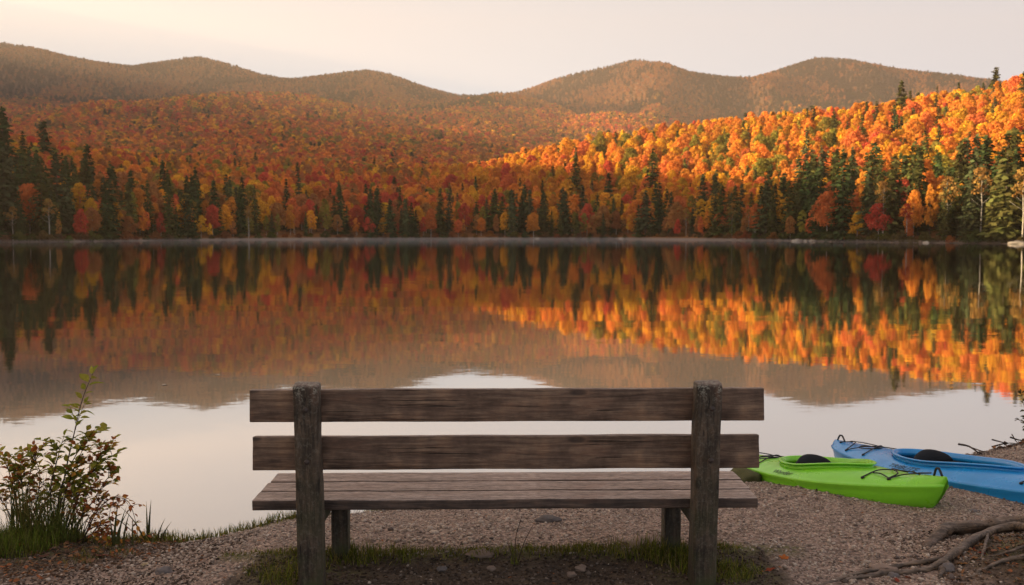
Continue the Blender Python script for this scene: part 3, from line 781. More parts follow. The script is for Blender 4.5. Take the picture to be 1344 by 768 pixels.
for s, xx, sd in ((-1, -.918, 21), (1, .914, 22)):
    o = rough_box('post', .118, .092, 1.12, M_post, bench, (xx, -.036, .396), bevel=.014, amp=.004, seed=sd, taper=post_taper(s), seg=28)
    o.data.transform(Matrix.Translation((0, 0, .396))); o.location.z = 0
    for zz in (.84, .60):
        bmb = bmesh.new(); bmesh.ops.create_uvsphere(bmb, u_segments=12, v_segments=8, radius=.013)
        b = bm_obj('bolt', bmb, M_bolt, o, True); b.location = (.006, -.118 if zz > .7 else -.103, zz); b.scale = (1, .7, 1)
    # front leg and the bearer under the seat
    lx = xx - s * .065
    lg = rough_box('front_leg', .085, .10, .50, M_post, bench, (lx, .455, .062), bevel=.008, amp=.003, seed=sd + 5, seg=10)
    lg.data.transform(Matrix.Translation((0, 0, .062))); lg.location.z = 0
    rough_box('seat_bearer', .05, .52, .085, M_post, bench, (xx - s * .012 , .27, .283), bevel=.005, amp=.002, seed=sd + 9, seg=8)

# ------------------------------------------------------------------ kayaks
def mat_plastic(name, col):
    nt = NT(name); v = nt.coords(); nz = nt.noise(v, 7, 5, .6); n2_ = nt.noise(nt.coords((3, 40, 40)), 3, 4)
    c = nt.mix(nt.math('MULTIPLY', nt.ramp(nz.outputs['Fac'], [(.4, (0, 0, 0)), (.75, (1, 1, 1))]), .30), col, tuple(q * .55 + .02 for q in col))
    c = nt.mix(nt.math('MULTIPLY', nt.ramp(n2_.outputs['Fac'], [(.64, (0, 0, 0)), (.70, (1, 1, 1))]), .25), c, tuple(q * .6 + .16 for q in col))
    # sand and dust low on the hull
    g = nt.n('ShaderNodeSeparateXYZ'); nt.l(v, g.inputs[0]); low = nt.ramp(g.outputs['Z'], [(0, (1, 1, 1)), (.06, (0, 0, 0))])
    c = nt.mix(nt.math('MULTIPLY', low, nt.math('MULTIPLY', nz.outputs['Fac'], .8)), c, (.12, .09, .06))
    rg = nt.math('MULTIPLY_ADD', nz.outputs['Fac'], .35, .14)
    p = nt.principled(c, .4, nt.bump(nz.outputs['Fac'], .15, .01), .5); nt.l(rg, p.inputs['Roughness']); return nt.m
M_green = mat_plastic('green_plastic', (.21, .62, .025)); M_blue = mat_plastic('blue_plastic', (.010, .25, .62))
M_black = mat_plain('black_foam', (.018, .018, .02), .8, .3, 30, .3)
M_cord = mat_plain('black_cord', (.015, .015, .016), .6, .3, 60, .4)
M_ink = mat_plain('grey_print', (.035, .045, .04), .7, .2, 30, .3)
def kayak(name, stern, bow, L, B, H, mat, label, word, over=.06):
    root = empty(name, (0, 0, 0))
    e1 = (bow - stern).normalized(); e3 = Vector((0, 0, 1)); e3 = (e3 - e1 * e3.dot(e1)).normalized(); e2 = e3.cross(e1)
    root.matrix_world = Matrix.Translation(stern) @ Matrix((e1, e2, e3)).transposed().to_4x4()
    tag(root, label, 'kayak', 'kayaks pulled up on the beach')
    NS, NV = 130, 56
    def hb(t):
        return B / 2 * max(0.0, math.sin(PI * min(1, max(0, t)) ** .95)) ** (.62 if t < .5 else .80) * (1 - .04 * t) + .012
    def ends(t): return (abs(2 * t - 1))
    def keel(t): e = ends(t); return .0 + .055 * max(0, e - .62) ** 1.6 / .38 ** 1.6 * (1 if t < .5 else .55)
    def seam(t): return H + .035 * ends(t) ** 2.2
    def crown(t): return .034 + .052 * math.exp(-((t - .56) / .26) ** 2) + (.012 if t > .9 else 0)
    def xof(t, z):      # raked stems
        x = t * L
        rake = max(0, (z - keel(t))) / (H + .03)
        if t < .5: x -= over * (1 - t / .5) ** 3 * rake * 1.0
        if t > .6: x += over * .3 * ((t - .6) / .4) ** 3 - .15 * ((t - .6) / .4) ** 3 * max(0, 1 - rake) ** 1.7
        return x
    def deck(t, a):       # a in -1..1 across
        b = hb(t); z = seam(t) + crown(t) * (1 - abs(a) ** 2.6); return Vector((xof(t, z), a * b * .985, z))
    tc, lt, ly = .46, .205, B * .34
    def opening(ph):     # teardrop opening, pointed toward the bow
        c, s = math.cos(ph), math.sin(ph)
        return tc + lt * c * (1.12 if c > 0 else .88), ly * s * (abs(s) ** .12) * (1 - .42 * max(0, c) ** 1.3)
    def inside(t, y):
        u = (t - tc) / (lt * (1.12 if t > tc else .88))
        if abs(u) >= 1: return False
        s = math.sqrt(1 - u * u); return abs(y) < ly * s * (abs(s) ** .12) * (1 - .42 * max(0, u) ** 1.3)
    V, Fc = [], []
    for i in range(NS + 1):
        t = i / NS; b = hb(t); k = keel(t); s = seam(t)
        sec = []
        for q in range(NV // 2 + 1):        # deck from +y to -y
            a = 1 - 2 * q / (NV // 2); p = deck(t, a)
            if inside(t, p.y): p = Vector((t * L, p.y * .93, k + .03))
            sec.append(p)
        sec.append(Vector((xof(t, s - .006), -b - .010, s - .004)))
        sec.append(Vector((xof(t, s - .016), -b - .010, s - .016)))
        for f, zf in ((.985, .90), (.975, .75), (.955, .55), (.90, .32), (.78, .14), (.55, .05), (.3, .015), (0, 0), (-.3, .015), (-.55, .05), (-.78, .14), (-.90, .32), (-.955, .55), (-.975, .75), (-.985, .90)):
            z = k + (s - .02 - k) * zf; sec.append(Vector((xof(t, z), -b * f, z)))
        sec.append(Vector((xof(t, s - .016), b + .010, s - .016))); sec.append(Vector((xof(t, s - .006), b + .010, s - .004)))
        V += sec; m = len(sec)
    for i in range(NS):
        for q in range(m):
            q2 = (q + 1) % m; Fc.append((i * m + q, i * m + q2, (i + 1) * m + q2, (i + 1) * m + q))
    Fc.append(tuple(range(m))); Fc.append(tuple(NS * m + q for q in range(m))[::-1])
    me = list_mesh('hull', V, Fc); bmn = bmesh.new(); bmn.from_mesh(me); bmesh.ops.recalc_face_normals(bmn, faces=bmn.faces[:]); bmn.to_mesh(me); bmn.free()
    hull = link('hull', me, root, mat)
    # coaming: flange plus rolled lip
    n = 72; ring = []
    for i in range(n):
        t, y = opening(2 * PI * i / n); a = y / hb(t); p = deck(t, a); ring.append(p)
    V, Fc = [], []
    prof = [(.024, -.006), (.010, .012), (.004, .022), (.022, .030), (.034, .026), (.034, .020), (.018, .022), (-.006, .020), (-.012, -.03)]
    cen = deck(tc, 0)
    for i, p in enumerate(ring):
        tg = (ring[(i + 1) % n] - ring[i - 1]); tg.z = 0; o = Vector((tg.y, -tg.x, 0)).normalized()
        for r_, z_ in prof: V.append(p + o * r_ + Vector((0, 0, z_)))
    k = len(prof)
    for i in range(n):
        for q in range(k): Fc.append((i * k + q, ((i + 1) % n) * k + q, ((i + 1) % n) * k + (q + 1) % k, i * k + (q + 1) % k))
    link('coaming', list_mesh('coaming', V, Fc), root, mat)
    # seat and its padded back
    st = empty_part = None
    bm = bmesh.new(); bmesh.ops.create_uvsphere(bm, u_segments=24, v_segments=14, radius=1)
    for v in bm.verts:
        p = v.co; bx = abs(p.y) ** 1.5
        v.co = Vector(((tc - lt * .40) * L + p.x * .035 + .06 * bx + .04 * (p.z < 0) * p.z, p.y * B * .27 * (1 - .15 * p.z), seam(tc) + .035 + p.z * (.082 if p.z > 0 else .12)))
    seat = bm_obj('seat_back', bm, M_black, root, True)
    bm = bmesh.new(); bmesh.ops.create_uvsphere(bm, u_segments=20, v_segments=10, radius=1)
    for v in bm.verts:
        p = v.co; v.co = Vector(((tc - .02) * L + p.x * .30, p.y * B * .31, seam(tc) - .045 + p.z * .04 + .02 * abs(p.y) ** 2))
    bm_obj('seat', bm, M_black, root, True)
    for sd in (-1, 1):
        tube_obj('seat_strap', [((tc - lt * .3) * L, sd * B * .27, seam(tc) + .02), ((tc) * L, sd * B * .30, seam(tc) + .005), ((tc + lt * .3) * L, sd * B * .31, seam(tc) - .02)], .026, M_black, root, 8, .5)
    # hatch behind the seat
    bm = bmesh.new(); bmesh.ops.create_cone(bm, cap_ends=True, segments=32, radius1=1, radius2=.92, depth=.02)
    hp = deck(.155, 0)
    for v in bm.verts: v.co = Vector((hp.x + v.co.x * .075 * L / 2.2, v.co.y * .10, hp.z + v.co.z + .004 - .02 * abs(v.co.y)))
    bmesh.ops.bevel(bm, geom=[e for e in bm.edges if not e.is_boundary], offset=.003, segments=1, affect='EDGES')
    bm_obj('hatch_cover', bm, M_black, root, False)
    # deck lines and eyes
    def eye(t, a):
        p = deck(t, a); bm = bmesh.new(); bmesh.ops.create_uvsphere(bm, u_segments=10, v_segments=6, radius=.012)
        o = bm_obj('deck_fitting', bm, M_cord, root, True); o.location = p + Vector((0, 0, .003)); o.scale = (1.2, 1, .8); return p + Vector((0, 0, .008))
    def cord(P, r=.0042):
        Q = [deck(t, a) + Vector((0, 0, .009 + h)) for t, a, h in P]; tube_obj('deck_cord', spline(Q, 6 * len(Q)), r, M_cord, root, 6)
    A = [(.755, .78), (.755, -.78), (.84, .74), (.84, -.74)]
    for t, a in A: eye(t, a)
    cord([(.755, -.78, 0), (.765, -.2, .004), (.84, .3, .004), (.84, .74, 0)])
    cord([(.755, .78, 0), (.765, .2, .004), (.84, -.3, .004), (.84, -.74, 0)])
    cord([(.84, -.74, 0), (.87, -.35, .004), (.945, 0, .006)]); cord([(.84, .74, 0), (.87, .35, .004), (.945, 0, .006)])
    cord([(.765, -.5, .0), (.80, -.55, .004), (.84, -.74, 0)])
    for t, a in ((.05, .4), (.05, -.4), (.13, .85), (.13, -.85), (.22, .80), (.22, -.80)): eye(t, a)
    cord([(.05, -.4, 0), (.10, .1, .012), (.13, .85, 0)]); cord([(.05, .4, 0), (.10, -.1, .012), (.13, -.85, 0)]); cord([(.13, -.85, 0), (.18, -.1, .012), (.22, .80, 0)]); cord([(.13, .85, 0), (.18, .1, .012), (.22, -.80, 0)])
    # grab loops at both ends
    for t0, t1 in ((.955, .985), (.012, .045)):
        a, b = deck(t0, 0), deck(t1, 0); mid = (a + b) / 2 + Vector((0, 0, .045))
        tube_obj('grab_handle', spline([a, a.lerp(mid, .6) + Vector((0, 0, .014)), mid, b.lerp(mid, .6) + Vector((0, 0, .014)), b], 16), .007, M_cord, root, 8)
    # scupper dot on the side, seam strap
    bm = bmesh.new(); bmesh.ops.create_uvsphere(bm, u_segments=10, v_segments=6, radius=.007); o = bm_obj('drain_plug', bm, M_cord, root, True)
    o.location = Vector((.60 * L, -hb(.60) * .975, keel(.6) + H * .62)); o.scale = (1, .5, 1)
    # lettering on the flank of the deck
    cu = bpy.data.curves.new('lettering', 'FONT'); cu.body = word; cu.size = 1.0; cu.shear = .25; cu.resolution_u = 3
    tmp = bpy.data.objects.new('lettering', cu); C.objects.link(tmp)
    dg = bpy.context.evaluated_depsgraph_get(); me = bpy.data.meshes.new_from_object(tmp.evaluated_get(dg)); bpy.data.objects.remove(tmp)
    wd = max(v.co.x for v in me.vertices)
    for v in me.vertices:
        t = .36 + v.co.x / wd * .115; a = -.97 + v.co.y * .17
        p = deck(t, a); q = deck(t, a + .02); q2 = deck(t + .01, a); nrm = (q2 - p).cross(q - p).normalized()
        if nrm.z < 0: nrm = -nrm
        v.co = p + nrm * .0025
    me.materials.clear(); me.materials.append(M_ink); link('lettering', me, root)
    return root
def P3(x, y, dz=0): return Vector((x, y, gz(x, y, False) + dz))
kayak('kayak', Vector((1.85, 7.72, -.31)), Vector((2.55, 5.78, -.035)), 2.10, .60, .155, M_green, 'lime green kayak lying behind the bench end on the gravel', 'Wander')
kayak('kayak', Vector((2.74, 8.22, -.335)), Vector((3.50, 5.40, -.05)), 2.95, .64, .175, M_blue, 'blue kayak with a black seat beached beyond the green one', 'TRIBUTE')

# ------------------------------------------------------------------ plants near the water
def mat_leafc(name, trans=.3):
    nt = NT(name); c = val_attr(nt, 'lc').outputs['Color']; v = nt.coords(); nz = nt.noise(v, 90, 3)
    c = nt.mix(1.0, c, nt.ramp(nz.outputs['Fac'], [(.3, (.7, .7, .7)), (.7, (1.25, 1.25, 1.2))]), 'MULTIPLY')
    nt.leafy(c, trans); return nt.m
M_leafc = mat_leafc('leaf_tissue', .45); M_blade = mat_leafc('grass_blade', .25)
M_stem = mat_plain('woody_stem', (.06, .035, .022), .7, .3, 40, .3)
class Foliage:
    def __init__(s): s.V, s.F, s.c = [], [], []
    def leaf(s, p, d, n, L, W, col, curl=.25):
        """leaf from p along d with face normal n: pointed oval, folded on its midrib"""
        d = d.normalized(); n = (n - d * n.dot(d)).normalized(); b = d.cross(n); base = len(s.V)
        prof = [(0, 0), (.22, .36), (.45, .5), (.68, .38), (.86, .18), (1, 0)]
        for u, w in prof:
            q = p + d * (u * L) - n * (curl * L * u * u)
            if w == 0: s.V.append(q)
            else:
                s.V.append(q + b * (w * W) + n * (w * W * .35)); s.V.append(q - b * (w * W) + n * (w * W * .35)); s.V.append(q)
        i = base; s.F.append((i, i + 3, i + 1)); s.F.append((i, i + 2, i + 3))
        for k in range(3):
            a = base + 1 + 3 * k; c = a + 3; s.F.append((a, a + 2, c + 2, c)); s.F.append((a + 2, a + 1, c + 1, c + 2))
        a = base + 10; s.F.append((a, a + 2, a + 3)); s.F.append((a + 2, a + 1, a + 3))
        k = random.uniform(.75, 1.25); s.c += [(col[0] * k, col[1] * k, col[2] * k, 1)] * (len(s.V) - base)
    def blade(s, p, h, lean, an, w, col, droop=.5, tw=None):
        base = len(s.V); dx, dy = math.cos(an), math.sin(an); bx, by = -dy, dx; N = 5
        tw = random.uniform(-.8, .8) if tw is None else tw
        for i in range(N + 1):
            u = i / N; r = lean * h * (u ** 1.8) ; z = h * (u - droop * lean * u ** 3 * .6); ww = w * (1 - u ** 1.6) * .5 + .0003
            c = Vector((p.x + dx * r, p.y + dy * r, p.z + z)); q = Vector((bx * math.cos(tw) + dx * math.sin(tw), by * math.cos(tw) + dy * math.sin(tw), 0)) * ww
            s.V += [c - q, c + q]
        for i in range(N): a = base + 2 * i; s.F.append((a, a + 1, a + 3, a + 2))
        k = random.uniform(.7, 1.3)
        for i in range(N + 1):
            s.c += [(col[0] * k, col[1] * k, col[2] * k, 1)] * 2
    def build(s, name, parent=None, mat=None):
        me = list_mesh(name, s.V, s.F, True); at = me.attributes.new('lc', 'FLOAT_COLOR', 'POINT')
        at.data.foreach_set('color', np.array(s.c, np.float32).ravel()); return link(name, me, parent, mat or M_leafc)
GREEN = [(.26, .27, .04), (.34, .30, .05), (.19, .20, .035), (.40, .30, .05)]
AUT = [(.45, .14, .04), (.52, .24, .05), (.32, .11, .05), (.38, .22, .06), (.22, .10, .04)]
def rnd_unit():
    return Vector((random.gauss(0, 1), random.gauss(0, 1), random.gauss(0, 1))).normalized()
def shrub(name, label, base, stems, leafL, pal, twigs=6, group=None, leafn=7, cat='shrub'):
    """stems: lists of 3D control points"""
    root = empty(name, base); tag(root, label, cat, group); V, Fc = [], []; fo = Foliage(); inv = Vector(base)
    for si, S in enumerate(stems):
        pts = spline([Vector(p) - inv for p in S], 18); n = len(pts); ln = sum((pts[i + 1] - pts[i]).length for i in range(n - 1))
        tube(pts, [.0058 * (1 - .75 * i / n) * (ln ** .3) for i in range(n)], 5, True, V, Fc)
        def leaves(path, m, u0, palx, sc=1.0):
            for j in range(m):
                u = u0 + (1 - u0) * (j + .5) / m; k = min(len(path) - 2, int(u * (len(path) - 1))); p = path[k].lerp(path[k + 1], u * (len(path) - 1) - k)
                t = (path[k + 1] - path[k]).normalized(); side = t.cross(Vector((0, 0, 1)) if abs(t.z) < .9 else Vector((0, 1, 0))).normalized() * (1 if j % 2 else -1)
                d = (t * .55 + side * .8 + rnd_unit() * .45 + Vector((0, 0, .1))).normalized()
                n_ = (Vector((0, 0, 1)) + rnd_unit() * .6).normalized()
                L = leafL * sc * random.uniform(.6, 1.2); fo.leaf(p + d * .006, d, n_, L, L * random.uniform(.5, .68), random.choice(palx), random.uniform(.05, .5))
            fo.leaf(path[-1], (path[-1] - path[-2]).normalized(), Vector((0, -.4, 1)), leafL * sc * .8, leafL * .5 * sc, random.choice(palx), .2)
        palx = pal if si % 3 else pal[:max(1, len(pal) // 2)]
        leaves(pts, int(leafn * ln / .35 + 3), .25, palx)
        for w in range(twigs):
            u = random.uniform(.25, .92); k = int(u * (n - 1)); b = pts[k]; t = (pts[min(k + 1, n - 1)] - pts[k - 1]).normalized()
            d = (t * .6 + rnd_unit() * .7 + Vector((0, 0, .15))).normalized(); Lt = ln * random.uniform(.14, .32) * (1.15 - u * .6)
            tw = spline([b, b + d * Lt * .5 + Vector((0, 0, .01)), b + d * Lt + Vector((0, 0, -.02 * Lt))], 7); tube(tw, [.0022 * (1 - .6 * i / 7) for i in range(7)], 4, True, V, Fc)
            leaves(tw, max(3, int(leafn * Lt / .16)), .15, palx, .8)
    link('stems', list_mesh('stems', V, Fc), root, M_stem); fo.build('leaves', root); return root
def S(*pp, Y=5.9): return [at_y(a, b, Y + (c if len(q_) > 2 else 0)) for q_ in pp for a, b, c in [tuple(q_) + ((0,) if len(q_) < 3 else ())]]
random.seed(31)
shrub('sapling', 'tall thin leaning sapling with sparse green leaves by the lake', at_y(70, 704, 5.9),
      [S((70, 704), (86, 620), (96, 575), (108, 525), (122, 490)), S((72, 704), (80, 640), (104, 590), (118, 573))], .075, GREEN, twigs=3, leafn=6)
random.seed(32)
shrub('bushy_shrub', 'bushy green shrub with rust tinged leaves on the lake edge', at_y(85, 705, 5.85),
      [S((80, 705), (100, 650), (128, 612), (158, 592)), S((84, 705), (108, 640), (130, 600), (146, 588)), S((78, 705), (88, 640), (104, 600), (118, 574)), S((75, 705), (66, 650), (76, 600), (84, 572)),
       S((88, 705), (115, 668), (138, 632), (150, 618)), S((82, 705), (95, 660), (110, 630), (126, 612)), S((76, 705), (80, 660), (92, 630), (100, 606))], .058, GREEN + [(.45, .15, .04), (.50, .24, .05), (.36, .12, .04)], twigs=10, leafn=8)
random.seed(33)
shrub('bushy_shrub', 'spreading shrub at the frame edge with brown and olive leaves', at_y(25, 708, 5.95),
      [S((30, 708), (20, 650), (8, 610), (-8, 590), Y=5.95), S((32, 708), (35, 650), (44, 605), (60, 580), Y=5.95), S((26, 708), (10, 670), (-10, 640), (-30, 620), Y=5.95), S((34, 708), (48, 660), (52, 620), (40, 590), Y=5.95),
       S((40, 708), (55, 670), (66, 640), (70, 610), Y=5.95), S((22, 708), (16, 670), (24, 630), (12, 600), Y=5.95), S((36, 708), (30, 660), (28, 620), (26, 604), Y=5.95)], .052, GREEN[1:] + AUT, twigs=10, leafn=8)
random.seed(34)
shrub('bramble', 'low straggling bramble with reddish leaves arching toward the reeds', at_y(112, 712, 5.82),
      [S((108, 712), (125, 675), (145, 655), (168, 658), (180, 690), Y=5.82), S((112, 712), (130, 690), (150, 680), (176, 700), (190, 716), Y=5.82), S((104, 712), (120, 680), (132, 660), (138, 650), Y=5.82), S((108, 712), (118, 695), (140, 690), (158, 708), Y=5.8),
       S((96, 712), (108, 675), (114, 650), (126, 640), Y=5.82), S((90, 712), (96, 680), (100, 660), (92, 640), Y=5.82), S((100, 712), (124, 700), (140, 704), (150, 716), Y=5.75)], .046, AUT + GREEN[:2], twigs=8, leafn=8)
random.seed(35)
shrub('sapling', 'small leafy sapling at the frame edge behind the blue kayak', at_y(1366, 606, 8.6),
      [S((1366, 606), (1356, 570), (1346, 540), (1340, 515), Y=8.6), S((1366, 606), (1362, 575), (1350, 560), (1338, 552), Y=8.6)], .045, [(.06, .05, .02), (.09, .06, .025)], twigs=4, leafn=6)

def tuft(fo, x, y, n, h, w, pal, rad, lean=(.1, .6), dz=0):
    for _ in range(n):
        a = random.uniform(0, 2 * PI); r = rad * math.sqrt(random.random()); xx, yy = x + math.cos(a) * r, y + math.sin(a) * r
        fo.blade(Vector((xx, yy, gz(xx, yy) - .006 + dz)), h * random.uniform(.45, 1.15), random.uniform(*lean), random.uniform(0, 2 * PI), w * random.uniform(.7, 1.3), random.choice(pal), .6)
GR = [(.14, .16, .025), (.19, .20, .03), (.11, .12, .025), (.25, .20, .05), (.08, .09, .02)]
DRY = [(.20, .16, .07), (.15, .11, .05), (.11, .10, .03)]
def clump(label, px, py, Y, n, h, w, pal, rad, lean, name='grass_tuft', group=None, cat='grass'):
    p = at_y(px, py, Y); fo = Foliage(); tuft(fo, p.x, p.y, n, h, w, pal, rad, lean); o = fo.build(name, None, M_blade); tag(o, label, cat, group); return o
random.seed(41)
clump('arching long bladed grass clump under the bushy shrub', 82, 712, 5.80, 150, .34, .006, [(.10, .12, .03), (.13, .15, .035), (.18, .16, .05)], .12, (.3, 1.2))
clump('dense bright green grass clump below the lakeside shrubs', 22, 728, 5.55, 700, .15, .004, [(.11, .15, .02), (.15, .18, .03), (.08, .10, .02), (.14, .13, .04)], .22, (.1, .7))
clump('dark thick grass clump behind the bright green one', 50, 715, 5.85, 260, .40, .006, [(.09, .10, .025), (.11, .12, .03), (.16, .12, .04)], .16, (.1, .7))
random.seed(42)
def reeds(label, spec, Y):
    fo = Foliage()
    for px, py0, py1, leanpx, w in spec:
        b = at_y(px, py0, Y); t = at_y(px + leanpx, py1, Y); dx = t.x - b.x; h = t.z - b.z; h = h / max(.5, 1 - .18 * abs(dx) / max(h, .05))
        fo.blade(Vector((b.x, b.y, b.z - .03)), h + .03, abs(dx) / max(h, .05), 0 if dx > 0 else PI, w * 2.1, random.choice([(.07, .07, .03), (.10, .085, .035), (.08, .085, .03)]), .3, PI / 2 * .9)
    o = fo.build('reed_clump', None, M_blade); tag(o, label, 'reeds', 'reeds standing in the shallow water')
reeds('thin dark reeds leaning beside the arching bramble', [(150, 712, 656, 5, .008), (152, 712, 668, 16, .006), (148, 712, 675, -4, .006), (174, 714, 680, 0, .006), (155, 712, 664, 10, .007), (162, 712, 672, 7, .007)], 5.72)
reeds('upright pair of tall reeds with one bent blade', [(195, 720, 655, 3, .009), (194, 720, 658, -2, .008), (192, 720, 662, -34, .007), (197, 720, 690, -5, .006)], 6.0)
reeds('short fan of reeds between tall pair and grassy bank', [(208, 722, 684, 15, .008), (207, 722, 688, 13, .007), (200, 722, 704, 9, .006), (209, 722, 705, 34, .007), (203, 722, 700, 12, .006), (212, 722, 706, 10, .006), (204, 722, 680, 11, .008)], 5.98)

# turf: stuff
random.seed(43); fo = Foliage()
for _ in range(2600):      # lake edge, left of and behind the bench
    x = random.uniform(-3.4, -1.25); s_ = abs(random.gauss(0, .11)) - .02; y = float(shore_y(x)) - s_ - .02
    d_ = .5 + .5 * n2(x, y, 3, 9)
    if random.random() < .35 + .65 * d_: tuft(fo, x, y, 1, .045 + .05 * d_, .005, GR + DRY[:1], .02)
for _ in range(420):
    x = random.uniform(-1.25, .25); y = float(shore_y(x)) - abs(random.gauss(0, .06)); d_ = n2(x, y, 4, 9)
    if d_ > -.15: tuft(fo, x, y, 1, .05, .004, GR + DRY, .02)
tag(fo.build('lakeside_grass', None, M_blade), 'thin green grass growing along the lake edge', 'grass', kind='stuff')
fo = Foliage()
for _ in range(5200):     # strip between the legs
    x = random.uniform(-1.5, 1.18); yc = 5.06 + .05 * n2(x, 0, 2, 3); y = yc + random.gauss(0, .042); d_ = .5 + n2(x, y, 3.5, 12)
    if random.random() < d_ + .1: tuft(fo, x, y, 1, .018 + .04 * d_, .004, GR + [(.16, .14, .03)] + DRY[:2], .015, (.1, .9))
for qx, qy, n_, h_ in ((-1.07, 4.66, 500, .09), (-.80, 5.02, 500, .12), (-1.02, 4.9, 350, .06), (.78, 5.0, 600, .13), (.9, 4.85, 500, .10), (1.03, 4.72, 500, .07), (-.62, 5.03, 200, .1), (.62, 5.05, 300, .11), (-1.2, 4.82, 300, .06), (1.1, 4.78, 500, .06)):
    tuft(fo, qx, qy, int(n_ * .6), h_ * .75, .004, GR + DRY[:1], .13, (.1, .9))
tag(fo.build('bench_grass', None, M_blade), 'worn strip of short grass growing around the bench legs', 'grass', kind='stuff')
fo = Foliage(); k = 0
for _ in range(5200):     # moss and grass on the root mound, on the left bank
    x, y = (random.uniform(2.2, 3.6), random.uniform(4.4, 5.3)) if _ % 2 else (random.uniform(-3.6, -2.1), random.uniform(5.2, 6.1))
    if n2(x, y, 5, 30) > .02: tuft(fo, x, y, 1, .022 if x > 0 else .05, .003, GR[2:] + [(.06, .065, .015)], .02, (.1, 1.0))
tag(fo.build('moss', None, M_blade), 'short moss and grass on the soil of both lower banks', 'moss', kind='stuff')
random.seed(44)
wb = at_z(676, 738, -.01)
fo = Foliage()
for i in range(9): tuft(fo, wb.x + random.uniform(-.02, .03), wb.y, 1, .13, .005, GR, .01, (.05, .5))
root = empty('weed', (0, 0, 0)); tag(root, 'thin upright weed stalk growing from the grass strip under the seat', 'weed')
fo.build('blades', root, M_blade); V, Fc = [], []
for a, b, c in (((676, 738), (677, 705), (685, 678)), ((680, 738), (688, 712), (699, 690)), ((674, 738), (670, 722), (666, 712))):
    tube(spline([at_y(*a, wb.y), at_y(*b, wb.y), at_y(*c, wb.y)], 8), [.0028 - .0002 * i for i in range(8)], 5, True, V, Fc)
link('stalk', list_mesh('stalk', V, Fc), root, M_stem)

# ------------------------------------------------------------------ roots
M_root = mat_wood('root_bark', (.05, .034, .022), (.16, .11, .072), top=.22, vert=False)
roots = empty('tree_roots', (0, 0, 0)); tag(roots, 'exposed gnarled tree roots crawling over a mossy mound', 'tree roots')
def G(px, py, lift=0):
    z = 0.0
    for _ in range(6): p = at_z(px, py, z); z = gz(p.x, p.y, False)
    p = at_z(px, py, z); p.z += lift; return p
def root_obj(P, r0, r1, sd, flat=1.0, part='root'):
    pts = spline(P, 60); random.seed(sd); n = len(pts)
    Q = [p + Vector((mnoise.noise(p * 9 + Vector((sd, 0, 0))), mnoise.noise(p * 9 + Vector((0, sd, 0))), mnoise.noise(p * 7 + Vector((0, 0, sd))))) * r0 * .55 for p in pts]
    rad = [(r0 + (r1 - r0) * i / n) * (1 + .28 * mnoise.noise(Vector((i * .22, sd, 0))) + .12 * mnoise.noise(Vector((i * .9, sd, 4)))) for i in range(n)]
    V, Fc = tube(Q, rad, 14, flat=flat)
    V = [v + Vector((mnoise.noise(v * 38), mnoise.noise(v * 38 + Vector((5, 0, 0))), mnoise.noise(v * 38 + Vector((0, 9, 0))))) * r0 * .30 for v in V]
    return link(part, list_mesh(part, V, Fc), roots, M_root)
root_obj([G(1420, 700, .06), G(1344, 699, .055), G(1290, 700, .05), G(1245, 703, .03), G(1222, 712, .0), G(1212, 726, -.05)], .042, .030, 3)
root_obj([G(1390, 708, .05), G(1320, 703, .045), G(1275, 718, .03), G(1240, 742, .02), G(1205, 752, .012), G(1150, 756, .005), G(1105, 764, -.012)], .024, .013, 5)
root_obj([G(1262, 724, .03), G(1228, 738, .012), G(1170, 748, .01), G(1120, 756, .008), G(1060, 772, -.01)], .014, .010, 7)
root_obj([G(1360, 735, .02), G(1325, 738, .012), G(1300, 746, .012), G(1268, 760, -.006)], .012, .007, 9)
root_obj([G(1298, 706, .04), G(1293, 722, .02), G(1286, 738, -.01)], .009, .006, 11)
root_obj([G(1244, 742, .01), G(1238, 752, .008), G(1232, 764, -.01)], .016, .010, 13)
root_obj([G(1344, 722, .02), G(1322, 728, .01), G(1296, 730, -.004)], .008, .005, 15)

# ------------------------------------------------------------------ stones, leaves, sticks
def stone(label, px, py, r, mat, sd, flat=.6, name='stone', group='loose stones on the beach', lift=.2, rz=0):
    me = rock_mesh(name, sd, 3, flat, .4); me.materials.append(mat); p = G(px, py); o = link(name, me); o.location = (p.x, p.y, p.z + r * lift); o.scale = (r * 1.25, r, r); o.rotation_euler = (0, 0, rz)
    tag(o, label, 'stone', group); return o
M_st = mat_plain('grey_stone', (.16, .135, .125), .8, .4, 30, .3, .01); M_mossy = mat_plain('mossy_stone', (.10, .095, .04), .9, .45, 25, .2, .02); M_warm = mat_plain('tan_stone', (.24, .17, .13), .8, .35, 30, .3, .01)
stone('flat grey rock half buried behind the bench seat', 720, 684, .055, mat_plain('dark_grey_stone', (.10, .085, .08), .85, .4, 20, .3, .02), 2, .38)
stone('mossy rock at the pointed stern of the green kayak', 975, 632, .10, M_mossy, 4, .7)
stone('dark angular stone on the path left of the bench', 216, 752, .035, M_st, 7, .7)
stone('pale round pebble between the lowest roots', 1172, 757, .022, M_st, 9, .8)
stone('grey wedge of stone under the forked root', 1243, 748, .030, M_st, 12, .9)
stone('broad flat tan stone beside the root tip', 1160, 748, .05, M_warm, 14, .3)
stone('tan flat stone in the gravel before the grass strip', 632, 730, .06, M_warm, 16, .22)
stone('pinkish flat stone in the gravel by the right front leg', 845, 716, .09, M_warm, 18, .2)
stone('small light stone in the dark soil under the seat', 750, 755, .018, M_warm, 20, .7)
stone('brown stone in the dark soil close to the weed', 762, 747, .024, M_warm, 22, .6)
stone('little stone on the soil near the left post', 580, 748, .02, M_st, 24, .6)
stone('round brown stone in the grass strip', 645, 747, .017, M_warm, 26, .7)
stone('grey stone by the shadowed gravel before the blue kayak', 1278, 672, .025, M_st, 28, .5)
